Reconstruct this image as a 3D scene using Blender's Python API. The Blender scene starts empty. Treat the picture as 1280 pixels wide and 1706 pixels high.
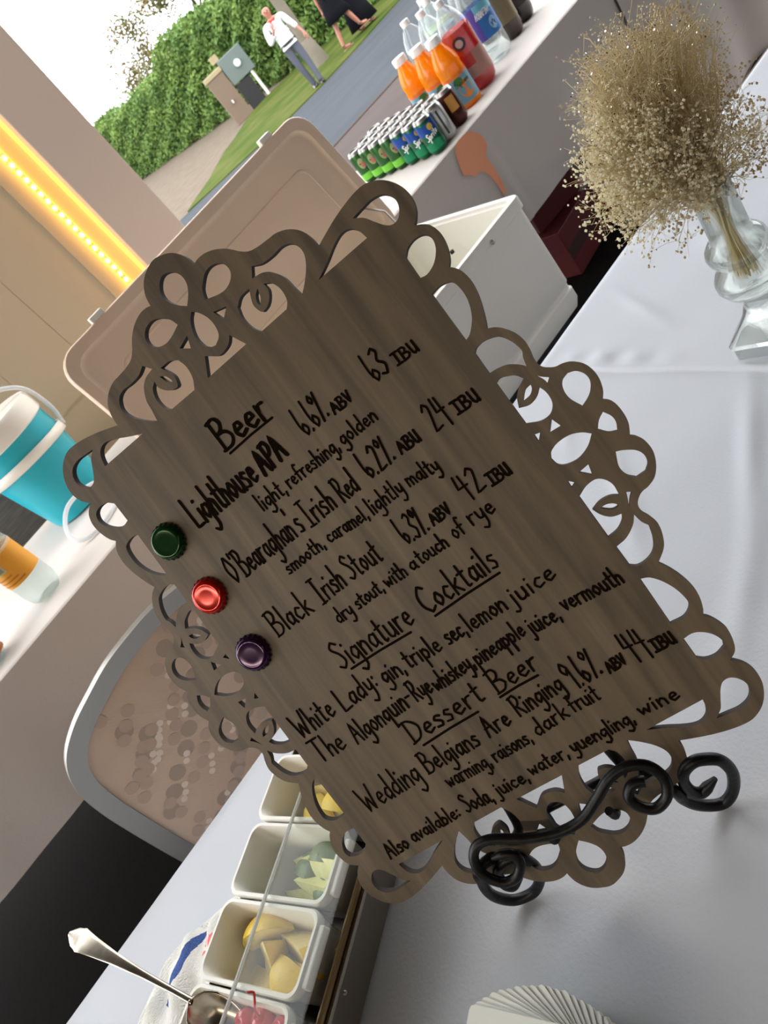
import bpy, bmesh, math, random
from mathutils import Vector, Matrix, Euler
R = random.Random(7)
SC = bpy.context.scene
COL = SC.collection
PI = math.pi

# ------------------------------------------------------------------ camera
CAM_P = Vector((0, 0, 1.40))
pit, yaw, rol = math.radians(30), math.radians(17.5), math.atan2(.7, .714)
F = Vector((math.sin(yaw)*math.cos(pit), math.cos(yaw)*math.cos(pit), -math.sin(pit)))
R0 = Vector((math.cos(yaw), -math.sin(yaw), 0))
U0 = R0.cross(F)
cx = math.cos(rol)*R0 - math.sin(rol)*U0
cy = math.sin(rol)*R0 + math.cos(rol)*U0
cam = bpy.data.cameras.new('camera'); camo = bpy.data.objects.new('camera', cam); COL.objects.link(camo)
camo.matrix_world = Matrix(((cx.x, cy.x, -F.x, CAM_P.x), (cx.y, cy.y, -F.y, CAM_P.y), (cx.z, cy.z, -F.z, CAM_P.z), (0, 0, 0, 1)))
cam.sensor_fit = 'VERTICAL'; cam.lens = 4.15; cam.sensor_height = 4.15*1706/1280; cam.sensor_width = 4.15
cam.clip_start = .02; cam.clip_end = 400
cam.dof.use_dof = True; cam.dof.focus_distance = .66; cam.dof.aperture_fstop = 2.6
SC.camera = camo
# ------------------------------------------------------------------ light
wd = bpy.data.worlds.new('sky'); SC.world = wd; wd.use_nodes = True
bg = wd.node_tree.nodes['Background']; bg.inputs[0].default_value = (.95, .975, 1.0, 1); bg.inputs[1].default_value = 5.0
def area(name, loc, rot, sx, sy, power, col=(1, 1, 1)):
    l = bpy.data.lights.new(name, 'AREA'); l.shape = 'RECTANGLE'; l.size = sx; l.size_y = sy; l.energy = power; l.color = col
    o = bpy.data.objects.new(name, l); o.location = loc; o.rotation_euler = rot; COL.objects.link(o); return o
area('ceiling_rope_lamp_left', (-3.4, -.6, 2.7), (0, math.radians(-62), 0), .06, 3.6, 36, (1, .82, .62))
area('ceiling_rope_lamp_front', (-1.2, -3.8, 2.9), (math.radians(58), 0, 0), 4.4, .06, 10, (1, .80, .58))
SC.view_settings.view_transform = 'Standard'; SC.view_settings.look = 'None'; SC.view_settings.gamma = 1; SC.view_settings.use_curve_mapping = False
SC.view_settings.exposure = 0.0
SC.cycles.max_bounces = 10; SC.cycles.transparent_max_bounces = 24; SC.cycles.diffuse_bounces = 5

# ------------------------------------------------------------------ materials
def lin(c):
    return tuple((v/255/12.92 if v/255 <= .04045 else ((v/255+.055)/1.055)**2.4) for v in c) + (1,)
def mat(name, col, rough=.6, metal=0., col2=None, nscale=30., stretch=(1, 1, 1), bump=0., bscale=None, emit=None, estr=0., trans=0., spec=None, sheen=0., sss=0.):
    m = bpy.data.materials.new(name); m.use_nodes = True; nt = m.node_tree; b = nt.nodes['Principled BSDF']
    b.inputs['Base Color'].default_value = lin(col); b.inputs['Roughness'].default_value = rough; b.inputs['Metallic'].default_value = metal
    if spec is not None: b.inputs['Specular IOR Level'].default_value = spec
    if rough >= .84: b.inputs['Specular IOR Level'].default_value = .03
    if trans: b.inputs['Transmission Weight'].default_value = trans
    if sheen: b.inputs['Sheen Weight'].default_value = sheen
    if sss:
        b.inputs['Subsurface Weight'].default_value = sss; b.inputs['Subsurface Radius'].default_value = (.01, .006, .003)
    if emit: b.inputs['Emission Color'].default_value = lin(emit); b.inputs['Emission Strength'].default_value = estr
    if col2 or bump:
        tc = nt.nodes.new('ShaderNodeTexCoord'); mp = nt.nodes.new('ShaderNodeMapping'); mp.inputs['Scale'].default_value = stretch
        nt.links.new(tc.outputs['Object'], mp.inputs[0])
        n = nt.nodes.new('ShaderNodeTexNoise'); n.inputs['Scale'].default_value = nscale; n.inputs['Detail'].default_value = 5
        nt.links.new(mp.outputs[0], n.inputs[0])
        if col2:
            r = nt.nodes.new('ShaderNodeValToRGB'); r.color_ramp.elements[0].position = .35; r.color_ramp.elements[1].position = .68
            r.color_ramp.elements[0].color = lin(col); r.color_ramp.elements[1].color = lin(col2)
            nt.links.new(n.outputs['Fac'], r.inputs[0]); nt.links.new(r.outputs[0], b.inputs['Base Color'])
        if bump:
            n2 = nt.nodes.new('ShaderNodeTexNoise'); n2.inputs['Scale'].default_value = bscale or nscale; n2.inputs['Detail'].default_value = 4
            nt.links.new(mp.outputs[0], n2.inputs[0])
            bp = nt.nodes.new('ShaderNodeBump'); bp.inputs['Strength'].default_value = bump; bp.inputs['Distance'].default_value = .004
            nt.links.new(n2.outputs['Fac'], bp.inputs['Height']); nt.links.new(bp.outputs[0], b.inputs['Normal'])
    return m
def clear(name, tint=(245, 250, 250), rough=.03, haze=0.0, fr=1.45):
    """thin clear plastic or glass wall: tinted see-through with a fresnel gloss"""
    m = bpy.data.materials.new(name); m.use_nodes = True; nt = m.node_tree; nt.nodes.clear()
    o = nt.nodes.new('ShaderNodeOutputMaterial'); t = nt.nodes.new('ShaderNodeBsdfTransparent'); t.inputs[0].default_value = lin(tint)
    g = nt.nodes.new('ShaderNodeBsdfGlossy'); g.inputs['Roughness'].default_value = rough
    f = nt.nodes.new('ShaderNodeFresnel'); ge = nt.nodes.new('ShaderNodeNewGeometry'); mr = nt.nodes.new('ShaderNodeMapRange'); mr.inputs[3].default_value = fr; mr.inputs[4].default_value = 1/fr; nt.links.new(ge.outputs['Backfacing'], mr.inputs[0]); nt.links.new(mr.outputs[0], f.inputs[0])
    mx = nt.nodes.new('ShaderNodeMixShader'); nt.links.new(f.outputs[0], mx.inputs[0]); nt.links.new(t.outputs[0], mx.inputs[1]); nt.links.new(g.outputs[0], mx.inputs[2])
    last = mx
    if haze:
        d = nt.nodes.new('ShaderNodeBsdfTranslucent'); d.inputs[0].default_value = (.85, .85, .83, 1)
        d2 = nt.nodes.new('ShaderNodeBsdfDiffuse'); d2.inputs[0].default_value = (.85, .85, .83, 1)
        m0 = nt.nodes.new('ShaderNodeMixShader'); nt.links.new(d.outputs[0], m0.inputs[1]); nt.links.new(d2.outputs[0], m0.inputs[2])
        m2 = nt.nodes.new('ShaderNodeMixShader'); m2.inputs[0].default_value = haze
        nt.links.new(mx.outputs[0], m2.inputs[1]); nt.links.new(m0.outputs[0], m2.inputs[2]); last = m2
    nt.links.new(last.outputs[0], o.inputs[0]); return m
def vase_glass():
    m = clear('vase_glass', (250, 252, 250), .02, fr=1.6); nt = m.node_tree; o = [n for n in nt.nodes if n.type == 'OUTPUT_MATERIAL'][0]; last = o.inputs[0].links[0].from_socket
    gl = nt.nodes.new('ShaderNodeBsdfGlass'); gl.inputs['IOR'].default_value = 1.42; gl.inputs['Roughness'].default_value = 0; gl.inputs[0].default_value = (.97, .99, .98, 1)
    x = nt.nodes.new('ShaderNodeMixShader'); x.inputs[0].default_value = .55; nt.links.new(last, x.inputs[1]); nt.links.new(gl.outputs[0], x.inputs[2]); nt.links.new(x.outputs[0], o.inputs[0]); return m
def translucent(name, col, k=.5, rough=.35, gloss=.06):
    m = bpy.data.materials.new(name); m.use_nodes = True; nt = m.node_tree; nt.nodes.clear()
    o = nt.nodes.new('ShaderNodeOutputMaterial'); d = nt.nodes.new('ShaderNodeBsdfDiffuse'); t = nt.nodes.new('ShaderNodeBsdfTranslucent')
    d.inputs[0].default_value = lin(col); t.inputs[0].default_value = lin(col)
    a = nt.nodes.new('ShaderNodeMixShader'); a.inputs[0].default_value = k
    nt.links.new(d.outputs[0], a.inputs[1]); nt.links.new(t.outputs[0], a.inputs[2])
    g = nt.nodes.new('ShaderNodeBsdfGlossy'); g.inputs['Roughness'].default_value = rough
    b = nt.nodes.new('ShaderNodeMixShader'); b.inputs[0].default_value = gloss
    nt.links.new(a.outputs[0], b.inputs[1]); nt.links.new(g.outputs[0], b.inputs[2]); nt.links.new(b.outputs[0], o.inputs[0]); return m

M = dict(
    cloth=mat('white_table_linen', (204, 207, 213), .85, bump=.12, bscale=260),
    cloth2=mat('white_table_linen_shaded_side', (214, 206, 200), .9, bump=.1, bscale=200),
    floor=mat('dark_carpet', (20, 18, 17), .95, col2=(26, 23, 21), nscale=60),
    ceil=mat('ceiling_paint', (112, 102, 92), .9, bump=.1, nscale=6),
    wallp=mat('cream_wall_paint', (192, 175, 148), .8, bump=.08, nscale=12, stretch=(8, 1, .3)),
    pillar=mat('beige_post_paint', (200, 182, 168), .75, bump=.06, nscale=20),
    darkwall=mat('dim_wall_paint', (84, 72, 60), .9, bump=.1, nscale=8),
    ink=mat('marker_ink', (27, 19, 13), .9),
    iron=mat('black_wrought_iron', (22, 22, 24), .42, .4, bump=.25, nscale=90),
    steel=mat('brushed_steel', (150, 142, 132), .32, .95, bump=.08, nscale=40, stretch=(1, 1, 12)),
    silver=mat('tarnished_silver', (196, 188, 174), .22, 1.0, col2=(150, 140, 124), nscale=35),
    alu=mat('bare_aluminium', (176, 176, 174), .38, .9),
    binw=mat('white_food_plastic', (236, 234, 226), .4, bump=.05, nscale=50, sss=.1),
    lidp=mat('beige_cooler_lid_plastic', (234, 206, 182), .5, col2=(226, 200, 178), nscale=5),
    cool=mat('white_cooler_plastic', (224, 218, 208), .5, bump=.15, nscale=220),
    coolin=mat('pale_liner_plastic', (232, 230, 218), .35),
    grey=mat('satin_grey_metal', (150, 146, 140), .38, .65),
    teal=mat('teal_plastic', (10, 166, 184), .38, bump=.04, nscale=14),
    white=mat('white_plastic', (232, 228, 218), .45),
    whitecap=mat('white_bottle_cap', (240, 240, 238), .4),
    tube=translucent('milky_tubing', (235, 238, 240), .5),
    dark=mat('black_plastic', (18, 17, 17), .6),
    clear=clear('clear_bottle_plastic', (246, 250, 250), .06, haze=.08, fr=1.5),
    crinkle=clear('crinkled_clear_plastic', (232, 240, 238), .1, haze=.2, fr=1.5),
    acryl=clear('clear_acrylic_lid', (246, 247, 245), .05, haze=.025, fr=1.22),
    acryledge=clear('acrylic_edge', (150, 152, 146), .1, haze=.55),
    glass=vase_glass(),
    oj=translucent('orange_juice', (255, 172, 20), .55, .2, .05),
    red=translucent('red_juice', (206, 10, 20), .6, .12, .06),
    brownb=mat('brown_glass', (52, 36, 20), .15, spec=.7),
    paper=mat('napkin_paper', (250, 251, 242), .9),
    skin=mat('skin', (158, 104, 84), .55),
    shirt=mat('white_cotton_shirt', (215, 215, 215), .85, bump=.2, nscale=18),
    trouser=mat('grey_wool', (82, 84, 92), .9, bump=.1, nscale=60),
    black=mat('black_cloth', (22, 22, 26), .85),
    shoe=mat('black_leather', (24, 24, 26), .35),
    bow=mat('red_silk', (190, 24, 36), .5),
    asphalt=mat('asphalt', (69, 72, 76), .95, col2=(63, 66, 70), nscale=1.2, stretch=(.6, 2, 1)),
    walk=mat('pale_pinkish_paving', (78, 70, 68), .95, col2=(73, 66, 64), nscale=2),
    sand=mat('sandy_gravel', (108, 98, 86), .95, col2=(98, 87, 76), nscale=3),
    grass=mat('mown_grass', (56, 72, 26), .95, col2=(80, 84, 42), nscale=1.3, bump=.3, bscale=40),
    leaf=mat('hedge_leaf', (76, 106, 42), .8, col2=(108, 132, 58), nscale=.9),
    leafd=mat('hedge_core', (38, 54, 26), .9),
    leafb=mat('dry_tree_leaf', (112, 92, 48), .7, col2=(92, 96, 50), nscale=1),
    bark=mat('grey_bark', (66, 58, 48), .9),
    pole=mat('pale_concrete', (118, 110, 98), .85, col2=(108, 102, 90), nscale=3),
    tan=mat('tan_painted_metal', (108, 90, 74), .7), tanl=mat('pale_tan_cap', (150, 134, 104), .7),
    box=mat('grey_green_enamel', (92, 102, 98), .5),
)

# ------------------------------------------------------------------ mesh helpers
class MB:
    def __init__(s): s.v = []; s.f = []; s.mi = []; s.cur = 0
    def add(s, v, f):
        o = len(s.v); s.v += [tuple(p) for p in v]; s.f += [tuple(i+o for i in q) for q in f]; s.mi += [s.cur]*len(f); return s
    def box(s, a, b):
        x0, y0, z0 = a; x1, y1, z1 = b
        return s.add([(x0, y0, z0), (x1, y0, z0), (x1, y1, z0), (x0, y1, z0), (x0, y0, z1), (x1, y0, z1), (x1, y1, z1), (x0, y1, z1)],
                     [(0, 3, 2, 1), (4, 5, 6, 7), (0, 1, 5, 4), (1, 2, 6, 5), (2, 3, 7, 6), (3, 0, 4, 7)])
    def loft(s, loops, cap0=True, cap1=True, closed=True):
        n = len(loops[0]); v = [p for L in loops for p in L]; f = []
        for i in range(len(loops)-1):
            for j in range(n if closed else n-1):
                k = (j+1) % n; f.append((i*n+j, i*n+k, (i+1)*n+k, (i+1)*n+j))
        if cap0: f.append(tuple(range(n))[::-1])
        if cap1: f.append(tuple((len(loops)-1)*n+j for j in range(n)))
        return s.add(v, f)
    def tube(s, path, r, n=8, caps=True, flat=1.0):
        P = [Vector(p) for p in path]; L = []; up = None
        for i, p in enumerate(P):
            t = (P[min(i+1, len(P)-1)]-P[max(i-1, 0)])
            t = t.normalized() if t.length > 1e-9 else Vector((0, 0, 1))
            if up is None:
                up = Vector((0, 0, 1)) if abs(t.z) < .9 else Vector((1, 0, 0))
            up = (up-t*up.dot(t)); up = up.normalized() if up.length > 1e-6 else t.orthogonal().normalized()
            w = t.cross(up); rr = r[i] if isinstance(r, (list, tuple)) else r
            L.append([p+(w*math.cos(a)*rr+up*math.sin(a)*rr*flat) for a in [2*PI*k/n for k in range(n)]])
        return s.loft(L, caps, caps)
    def lathe(s, prof, n=24, fx=None, org=(0, 0, 0)):
        L = []
        for (r, z) in prof:
            L.append([(org[0]+(fx(a, r, z) if fx else r)*math.cos(a), org[1]+(fx(a, r, z) if fx else r)*math.sin(a), org[2]+z) for a in [2*PI*k/n for k in range(n)]])
        return s.loft(L, prof[0][0] > 1e-6 or True, True)
    def grid(s, fn, nu, nv):
        v = [fn(i/nu, j/nv) for j in range(nv+1) for i in range(nu+1)]
        f = [(j*(nu+1)+i, j*(nu+1)+i+1, (j+1)*(nu+1)+i+1, (j+1)*(nu+1)+i) for j in range(nv) for i in range(nu)]
        return s.add(v, f)
    def ball(s, c, r, n=6, m=4, sc=(1, 1, 1)):
        L = [[(c[0]+r*sc[0]*math.sin(t)*math.cos(a), c[1]+r*sc[1]*math.sin(t)*math.sin(a), c[2]+r*sc[2]*math.cos(t)) for a in [2*PI*k/n for k in range(n)]] for t in [PI-PI*(i+.02)/(m+.04) for i in range(m+1)]]
        return s.loft(L)
    def octa(s, c, r):
        x, y, z = c
        return s.add([(x+r, y, z), (x-r, y, z), (x, y+r, z), (x, y-r, z), (x, y, z+r), (x, y, z-r)], [(0, 2, 4), (2, 1, 4), (1, 3, 4), (3, 0, 4), (2, 0, 5), (1, 2, 5), (3, 1, 5), (0, 3, 5)])
    def build(s, name, mt, parent=None, smooth=True, local=True, kind=None, label=None, bevel=0):
        me = bpy.data.meshes.new(name); off = Vector((0, 0, 0))
        if parent is not None and not local: off = parent.matrix_world.translation if parent.parent is None else parent.parent.location
        me.from_pydata([Vector(p)-off for p in s.v] if not local else s.v, [], s.f)
        for m_ in (mt if isinstance(mt, (list, tuple)) else [mt]): me.materials.append(m_)
        if isinstance(mt, (list, tuple)): me.polygons.foreach_set('material_index', s.mi)
        me.validate(); me.update()
        bm = bmesh.new(); bm.from_mesh(me); bmesh.ops.recalc_face_normals(bm, faces=bm.faces[:]); bm.to_mesh(me); bm.free()
        if smooth:
            me.polygons.foreach_set('use_smooth', [True]*len(me.polygons))
            try: me.set_sharp_from_angle(angle=math.radians(38))
            except Exception: pass
        o = bpy.data.objects.new(name, me); COL.objects.link(o)
        if parent is not None: o.parent = parent
        if bevel:
            bv = o.modifiers.new('bevel', 'BEVEL'); bv.width = bevel; bv.segments = 2; bv.limit_method = 'ANGLE'
        if kind: o['kind'] = kind
        if label: o['label'] = label
        return o
def tag(o, label, cat, group=None, kind=None):
    o['label'] = label; o['category'] = cat
    if group: o['group'] = group
    if kind: o['kind'] = kind
    return o
def thing(name, label, cat, loc=(0, 0, 0), rot=(0, 0, 0), group=None):
    o = bpy.data.objects.new(name, None); COL.objects.link(o); o.location = loc; o.rotation_euler = rot; o.empty_display_size = .05
    bpy.context.view_layer.update() if False else None
    o.matrix_world = Matrix.Translation(Vector(loc)) @ Euler(rot).to_matrix().to_4x4()
    return tag(o, label, cat, group)
def struct(name, mb, m, smooth=False, **k):
    return mb.build(name, m, None, smooth, kind='structure', **k)
def dup(root, loc, rot=None, label=None, group=None):
    r = root.copy(); COL.objects.link(r); r.location = loc
    if rot is not None: r.rotation_euler = rot
    if label: r['label'] = label
    if group: r['group'] = group
    for ch in root.children:
        c = ch.copy(); COL.objects.link(c); c.parent = r
        for g in ch.children:
            d = g.copy(); COL.objects.link(d); d.parent = c
    return r
def catmull(P, closed=False, k=6, corner=55):
    """smooth a polyline, keeping sharp corners where it turns hard"""
    n = len(P); out = []
    V = [Vector(p) for p in P]
    def ang(i):
        if not closed and i in (0, n-1): return 180
        a = V[i]-V[i-1]; b = V[(i+1) % n]-V[i]
        if a.length < 1e-9 or b.length < 1e-9: return 0
        return math.degrees(a.angle(b))
    cor = [ang(i) > corner for i in range(n)]
    for i in range(n if closed else n-1):
        a, b = V[i], V[(i+1) % n]
        ta = (b-V[i-1])*.5 if not cor[i] else (b-a)
        tb = (V[(i+2) % n]-a)*.5 if not cor[(i+1) % n] else (b-a)
        la = (b-a).length
        if ta.length > la*1.2: ta = ta.normalized()*la*1.2
        if tb.length > la*1.2: tb = tb.normalized()*la*1.2
        for q in range(k):
            t = q/k; h = t*t; c3 = h*t
            out.append(a*(2*c3-3*h+1)+ta*(c3-2*h+t)+b*(-2*c3+3*h)+tb*(c3-h))
    if not closed: out.append(V[-1])
    return out
def rrect(cx_, cy_, w, d, r, z, n=5):
    L = []
    for (sx, sy, a0) in ((1, 1, 0), (-1, 1, 90), (-1, -1, 180), (1, -1, 270)):
        for k in range(n+1):
            a = math.radians(a0+90*k/n); L.append((cx_+sx*(w/2-r)+r*math.cos(a), cy_+sy*(d/2-r)+r*math.sin(a), z))
    return L

# single-stroke handwriting: x height .5, capital height 1
G = {}
def g(c, w, *st): G[c] = (w, st)
g('a', .42, [(.38, .42), (.2, .5), (.05, .28), (.14, .03), (.3, .12), (.38, .42)], [(.38, .48), (.37, .15), (.43, .0)])
g('b', .4, [(.06, 1), (.06, 0)], [(.06, .3), (.2, .5), (.38, .3), (.28, .02), (.06, .05)])
g('c', .38, [(.36, .42), (.2, .5), (.05, .25), (.17, .01), (.38, .1)])
g('d', .42, [(.36, .42), (.2, .48), (.04, .25), (.15, .01), (.36, .15)], [(.38, 1), (.37, 0)])
g('e', .4, [(.06, .25), (.34, .3), (.3, .47), (.15, .46), (.05, .22), (.17, .01), (.4, .12)])
g('f', .34, [(.36, .9), (.24, 1), (.16, .8), (.15, 0)], [(.02, .48), (.33, .5)])
g('g', .42, [(.37, .43), (.18, .5), (.04, .26), (.15, .04), (.36, .25)], [(.38, .48), (.38, -.25), (.2, -.45), (.03, -.32)])
g('h', .4, [(.06, 1), (.06, 0)], [(.06, .28), (.22, .5), (.34, .38), (.36, 0)])
g('i', .14, [(.07, .48), (.07, 0)], [(.07, .72), (.09, .76)])
g('j', .2, [(.14, .48), (.14, -.25), (.04, -.4), (-.06, -.3)], [(.14, .72), (.16, .76)])
g('k', .4, [(.06, 1), (.06, 0)], [(.36, .5), (.07, .22)], [(.12, .28), (.38, 0)])
g('l', .14, [(.07, 1), (.07, 0)])
g('m', .62, [(.05, .5), (.05, 0)], [(.05, .3), (.18, .5), (.3, .38), (.31, 0)], [(.31, .3), (.44, .5), (.55, .38), (.57, 0)])
g('n', .42, [(.05, .5), (.05, 0)], [(.05, .28), (.22, .5), (.35, .36), (.37, 0)])
g('o', .4, [(.2, .5), (.04, .27), (.18, 0), (.37, .22), (.24, .5), (.18, .49)])
g('p', .4, [(.05, .5), (.05, -.45)], [(.05, .35), (.22, .5), (.37, .28), (.25, .02), (.06, .08)])
g('q', .44, [(.37, .43), (.18, .5), (.04, .26), (.15, .02), (.36, .2)], [(.38, .48), (.38, -.45), (.47, -.35)])
g('r', .32, [(.05, .5), (.06, 0)], [(.06, .28), (.16, .46), (.32, .48)])
g('s', .34, [(.32, .44), (.15, .5), (.06, .37), (.28, .2), (.24, .02), (.03, .05)])
g('t', .32, [(.16, .85), (.15, .1), (.2, 0), (.3, .04)], [(.02, .55), (.31, .58)])
g('u', .42, [(.05, .5), (.07, .08), (.2, 0), (.35, .15), (.36, .5)], [(.36, .5), (.38, 0)])
g('v', .38, [(.03, .5), (.18, 0), (.36, .5)])
g('w', .56, [(.03, .5), (.14, .02), (.27, .38), (.4, .02), (.53, .5)])
g('y', .4, [(.05, .5), (.1, .15), (.25, .1), (.35, .3)], [(.37, .5), (.34, -.2), (.18, -.45), (.02, -.35)])
g('A', .56, [(.03, 0), (.28, 1), (.52, 0)], [(.1, .4), (.46, .42)])
g('B', .54, [(.08, 1), (.06, 0)], [(0, .96), (.3, 1), (.42, .8), (.3, .58), (.08, .52)], [(.08, .52), (.4, .48), (.52, .25), (.35, .03), (0, 0)])
g('C', .55, [(.52, .85), (.35, 1), (.1, .7), (.08, .3), (.3, 0), (.55, .12)])
g('D', .56, [(.1, 1), (.08, 0)], [(0, .97), (.3, .95), (.55, .55), (.4, .12), (0, 0)])
g('I', .42, [(.21, 1), (.21, 0)], [(.02, 1), (.42, 1)], [(.02, 0), (.4, 0)])
g('L', .5, [(.08, 1), (.06, 0), (.5, .04)])
g('O', .6, [(.3, 1), (.06, .55), (.25, 0), (.55, .45), (.34, 1), (.28, .99)])
g('P', .46, [(.08, 1), (.06, 0)], [(0, .95), (.35, 1), (.45, .75), (.3, .5), (.07, .45)])
g('R', .5, [(.08, 1), (.06, 0)], [(0, .95), (.35, 1), (.45, .75), (.3, .5), (.07, .45)], [(.2, .47), (.5, 0)])
g('S', .48, [(.46, .85), (.3, 1), (.1, .8), (.35, .5), (.42, .2), (.2, 0), (.02, .12)])
g('T', .56, [(.28, 1), (.26, 0)], [(0, 1), (.56, 1)])
g('U', .44, [(.05, 1), (.08, .2), (.22, 0), (.38, .25), (.4, 1)], [(.4, 1), (.42, 0)])
g('V', .44, [(.03, 1), (.22, 0), (.42, 1)])
g('W', .8, [(.03, 1), (.2, 0), (.38, .6), (.55, 0), (.78, 1)])
g('F', .46, [(.06, 1), (.06, 0)], [(.06, 1), (.45, 1)], [(.06, .52), (.36, .52)])
g('N', .52, [(.06, 0), (.06, 1), (.46, 0), (.46, 1)])
g('Q', .6, [(.3, 1), (.06, .55), (.25, 0), (.55, .45), (.34, 1), (.28, .99)], [(.35, .25), (.58, -.08)])
g('2', .48, [(.05, .8), (.22, 1), (.4, .8), (.05, 0), (.48, .05)])
g('3', .44, [(.06, .9), (.25, 1), (.38, .8), (.2, .55), (.42, .3), (.25, 0), (.03, .1)])
g('4', .52, [(.12, 1), (.05, .5), (.5, .5)], [(.36, .95), (.34, -.1)])
g('6', .42, [(.12, 1.05), (.05, .4), (.2, 0), (.4, .2), (.25, .42), (.08, .2)])
g('9', .42, [(.4, .8), (.2, 1), (.06, .75), (.22, .55), (.4, .8), (.38, 0)])
g('7', .44, [(.03, 1), (.42, 1), (.15, 0)])
g('%', .56, [(.48, 1), (.12, 0)], [(.14, 1), (.03, .85), (.14, .7), (.25, .85), (.14, 1)], [(.46, .06), (.5, .12), (.5, .06)])
g(',', .16, [(.09, .07), (.04, -.17)])
g('.', .14, [(.05, .0), (.09, .05)])
g(':', .16, [(.07, .08), (.09, .12)], [(.07, .42), (.09, .46)])
g("'", .12, [(.06, 1.02), (.05, .82)])
g('-', .26, [(.02, .4), (.26, .4)])
g(' ', .3)
def strokes(text, gap=.1):
    x = 0; out = []
    for c in text:
        w, st = G[c]
        for s_ in st: out.append([(x+p[0], p[1]) for p in s_])
        x += w+gap
    return out, max(x-gap, .05)
def ribbon(mb, pts, hw, fn):
    """flat ink line with round ends through 2-D points; fn lifts a 2-D point on to its surface"""
    n = len(pts)
    if n < 2: return
    L = []
    for i, p in enumerate(pts):
        t = pts[min(i+1, n-1)]-pts[max(i-1, 0)]
        t = t.normalized() if t.length > 1e-9 else Vector((1, 0))
        q = Vector((-t.y, t.x))*hw; L.append((p+q, p-q, t))
    v = []
    t = L[0][2]
    for a in (150, 90+0, 30): pass
    for (a, b, _) in L: v += [a, b]
    f = [(2*i, 2*i+1, 2*i+3, 2*i+2) for i in range(n-1)]
    for (i, sg) in ((0, -1), (n-1, 1)):
        c = pts[i]; t = L[i][2]*sg; q = Vector((-t.y, t.x)); o = len(v)
        ring = [c+(q*math.cos(th)+t*math.sin(th))*hw for th in [PI*k/5 for k in range(6)]]
        v += ring; f.append(tuple(o+k for k in range(6)))
    mb.add([fn(p) for p in v], f)
def write_on(mb, text, p0, p1, h, hw, fn, wob=.0):
    """write text from p0 to p1 (2-D), h = 2-D cap-height vector"""
    st, w = strokes(text); ax = (Vector(p1)-Vector(p0))/w; h = Vector(h); p0 = Vector(p0)
    for s_ in st:
        q = [Vector((a+R.uniform(-wob, wob), b+R.uniform(-wob, wob))) for a, b in s_]
        pts = [p0+ax*p.x+h*p.y for p in q]
        ribbon(mb, catmull([(p.x, p.y) for p in pts], False, 5, 70), hw*R.uniform(.9, 1.1), fn)

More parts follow.
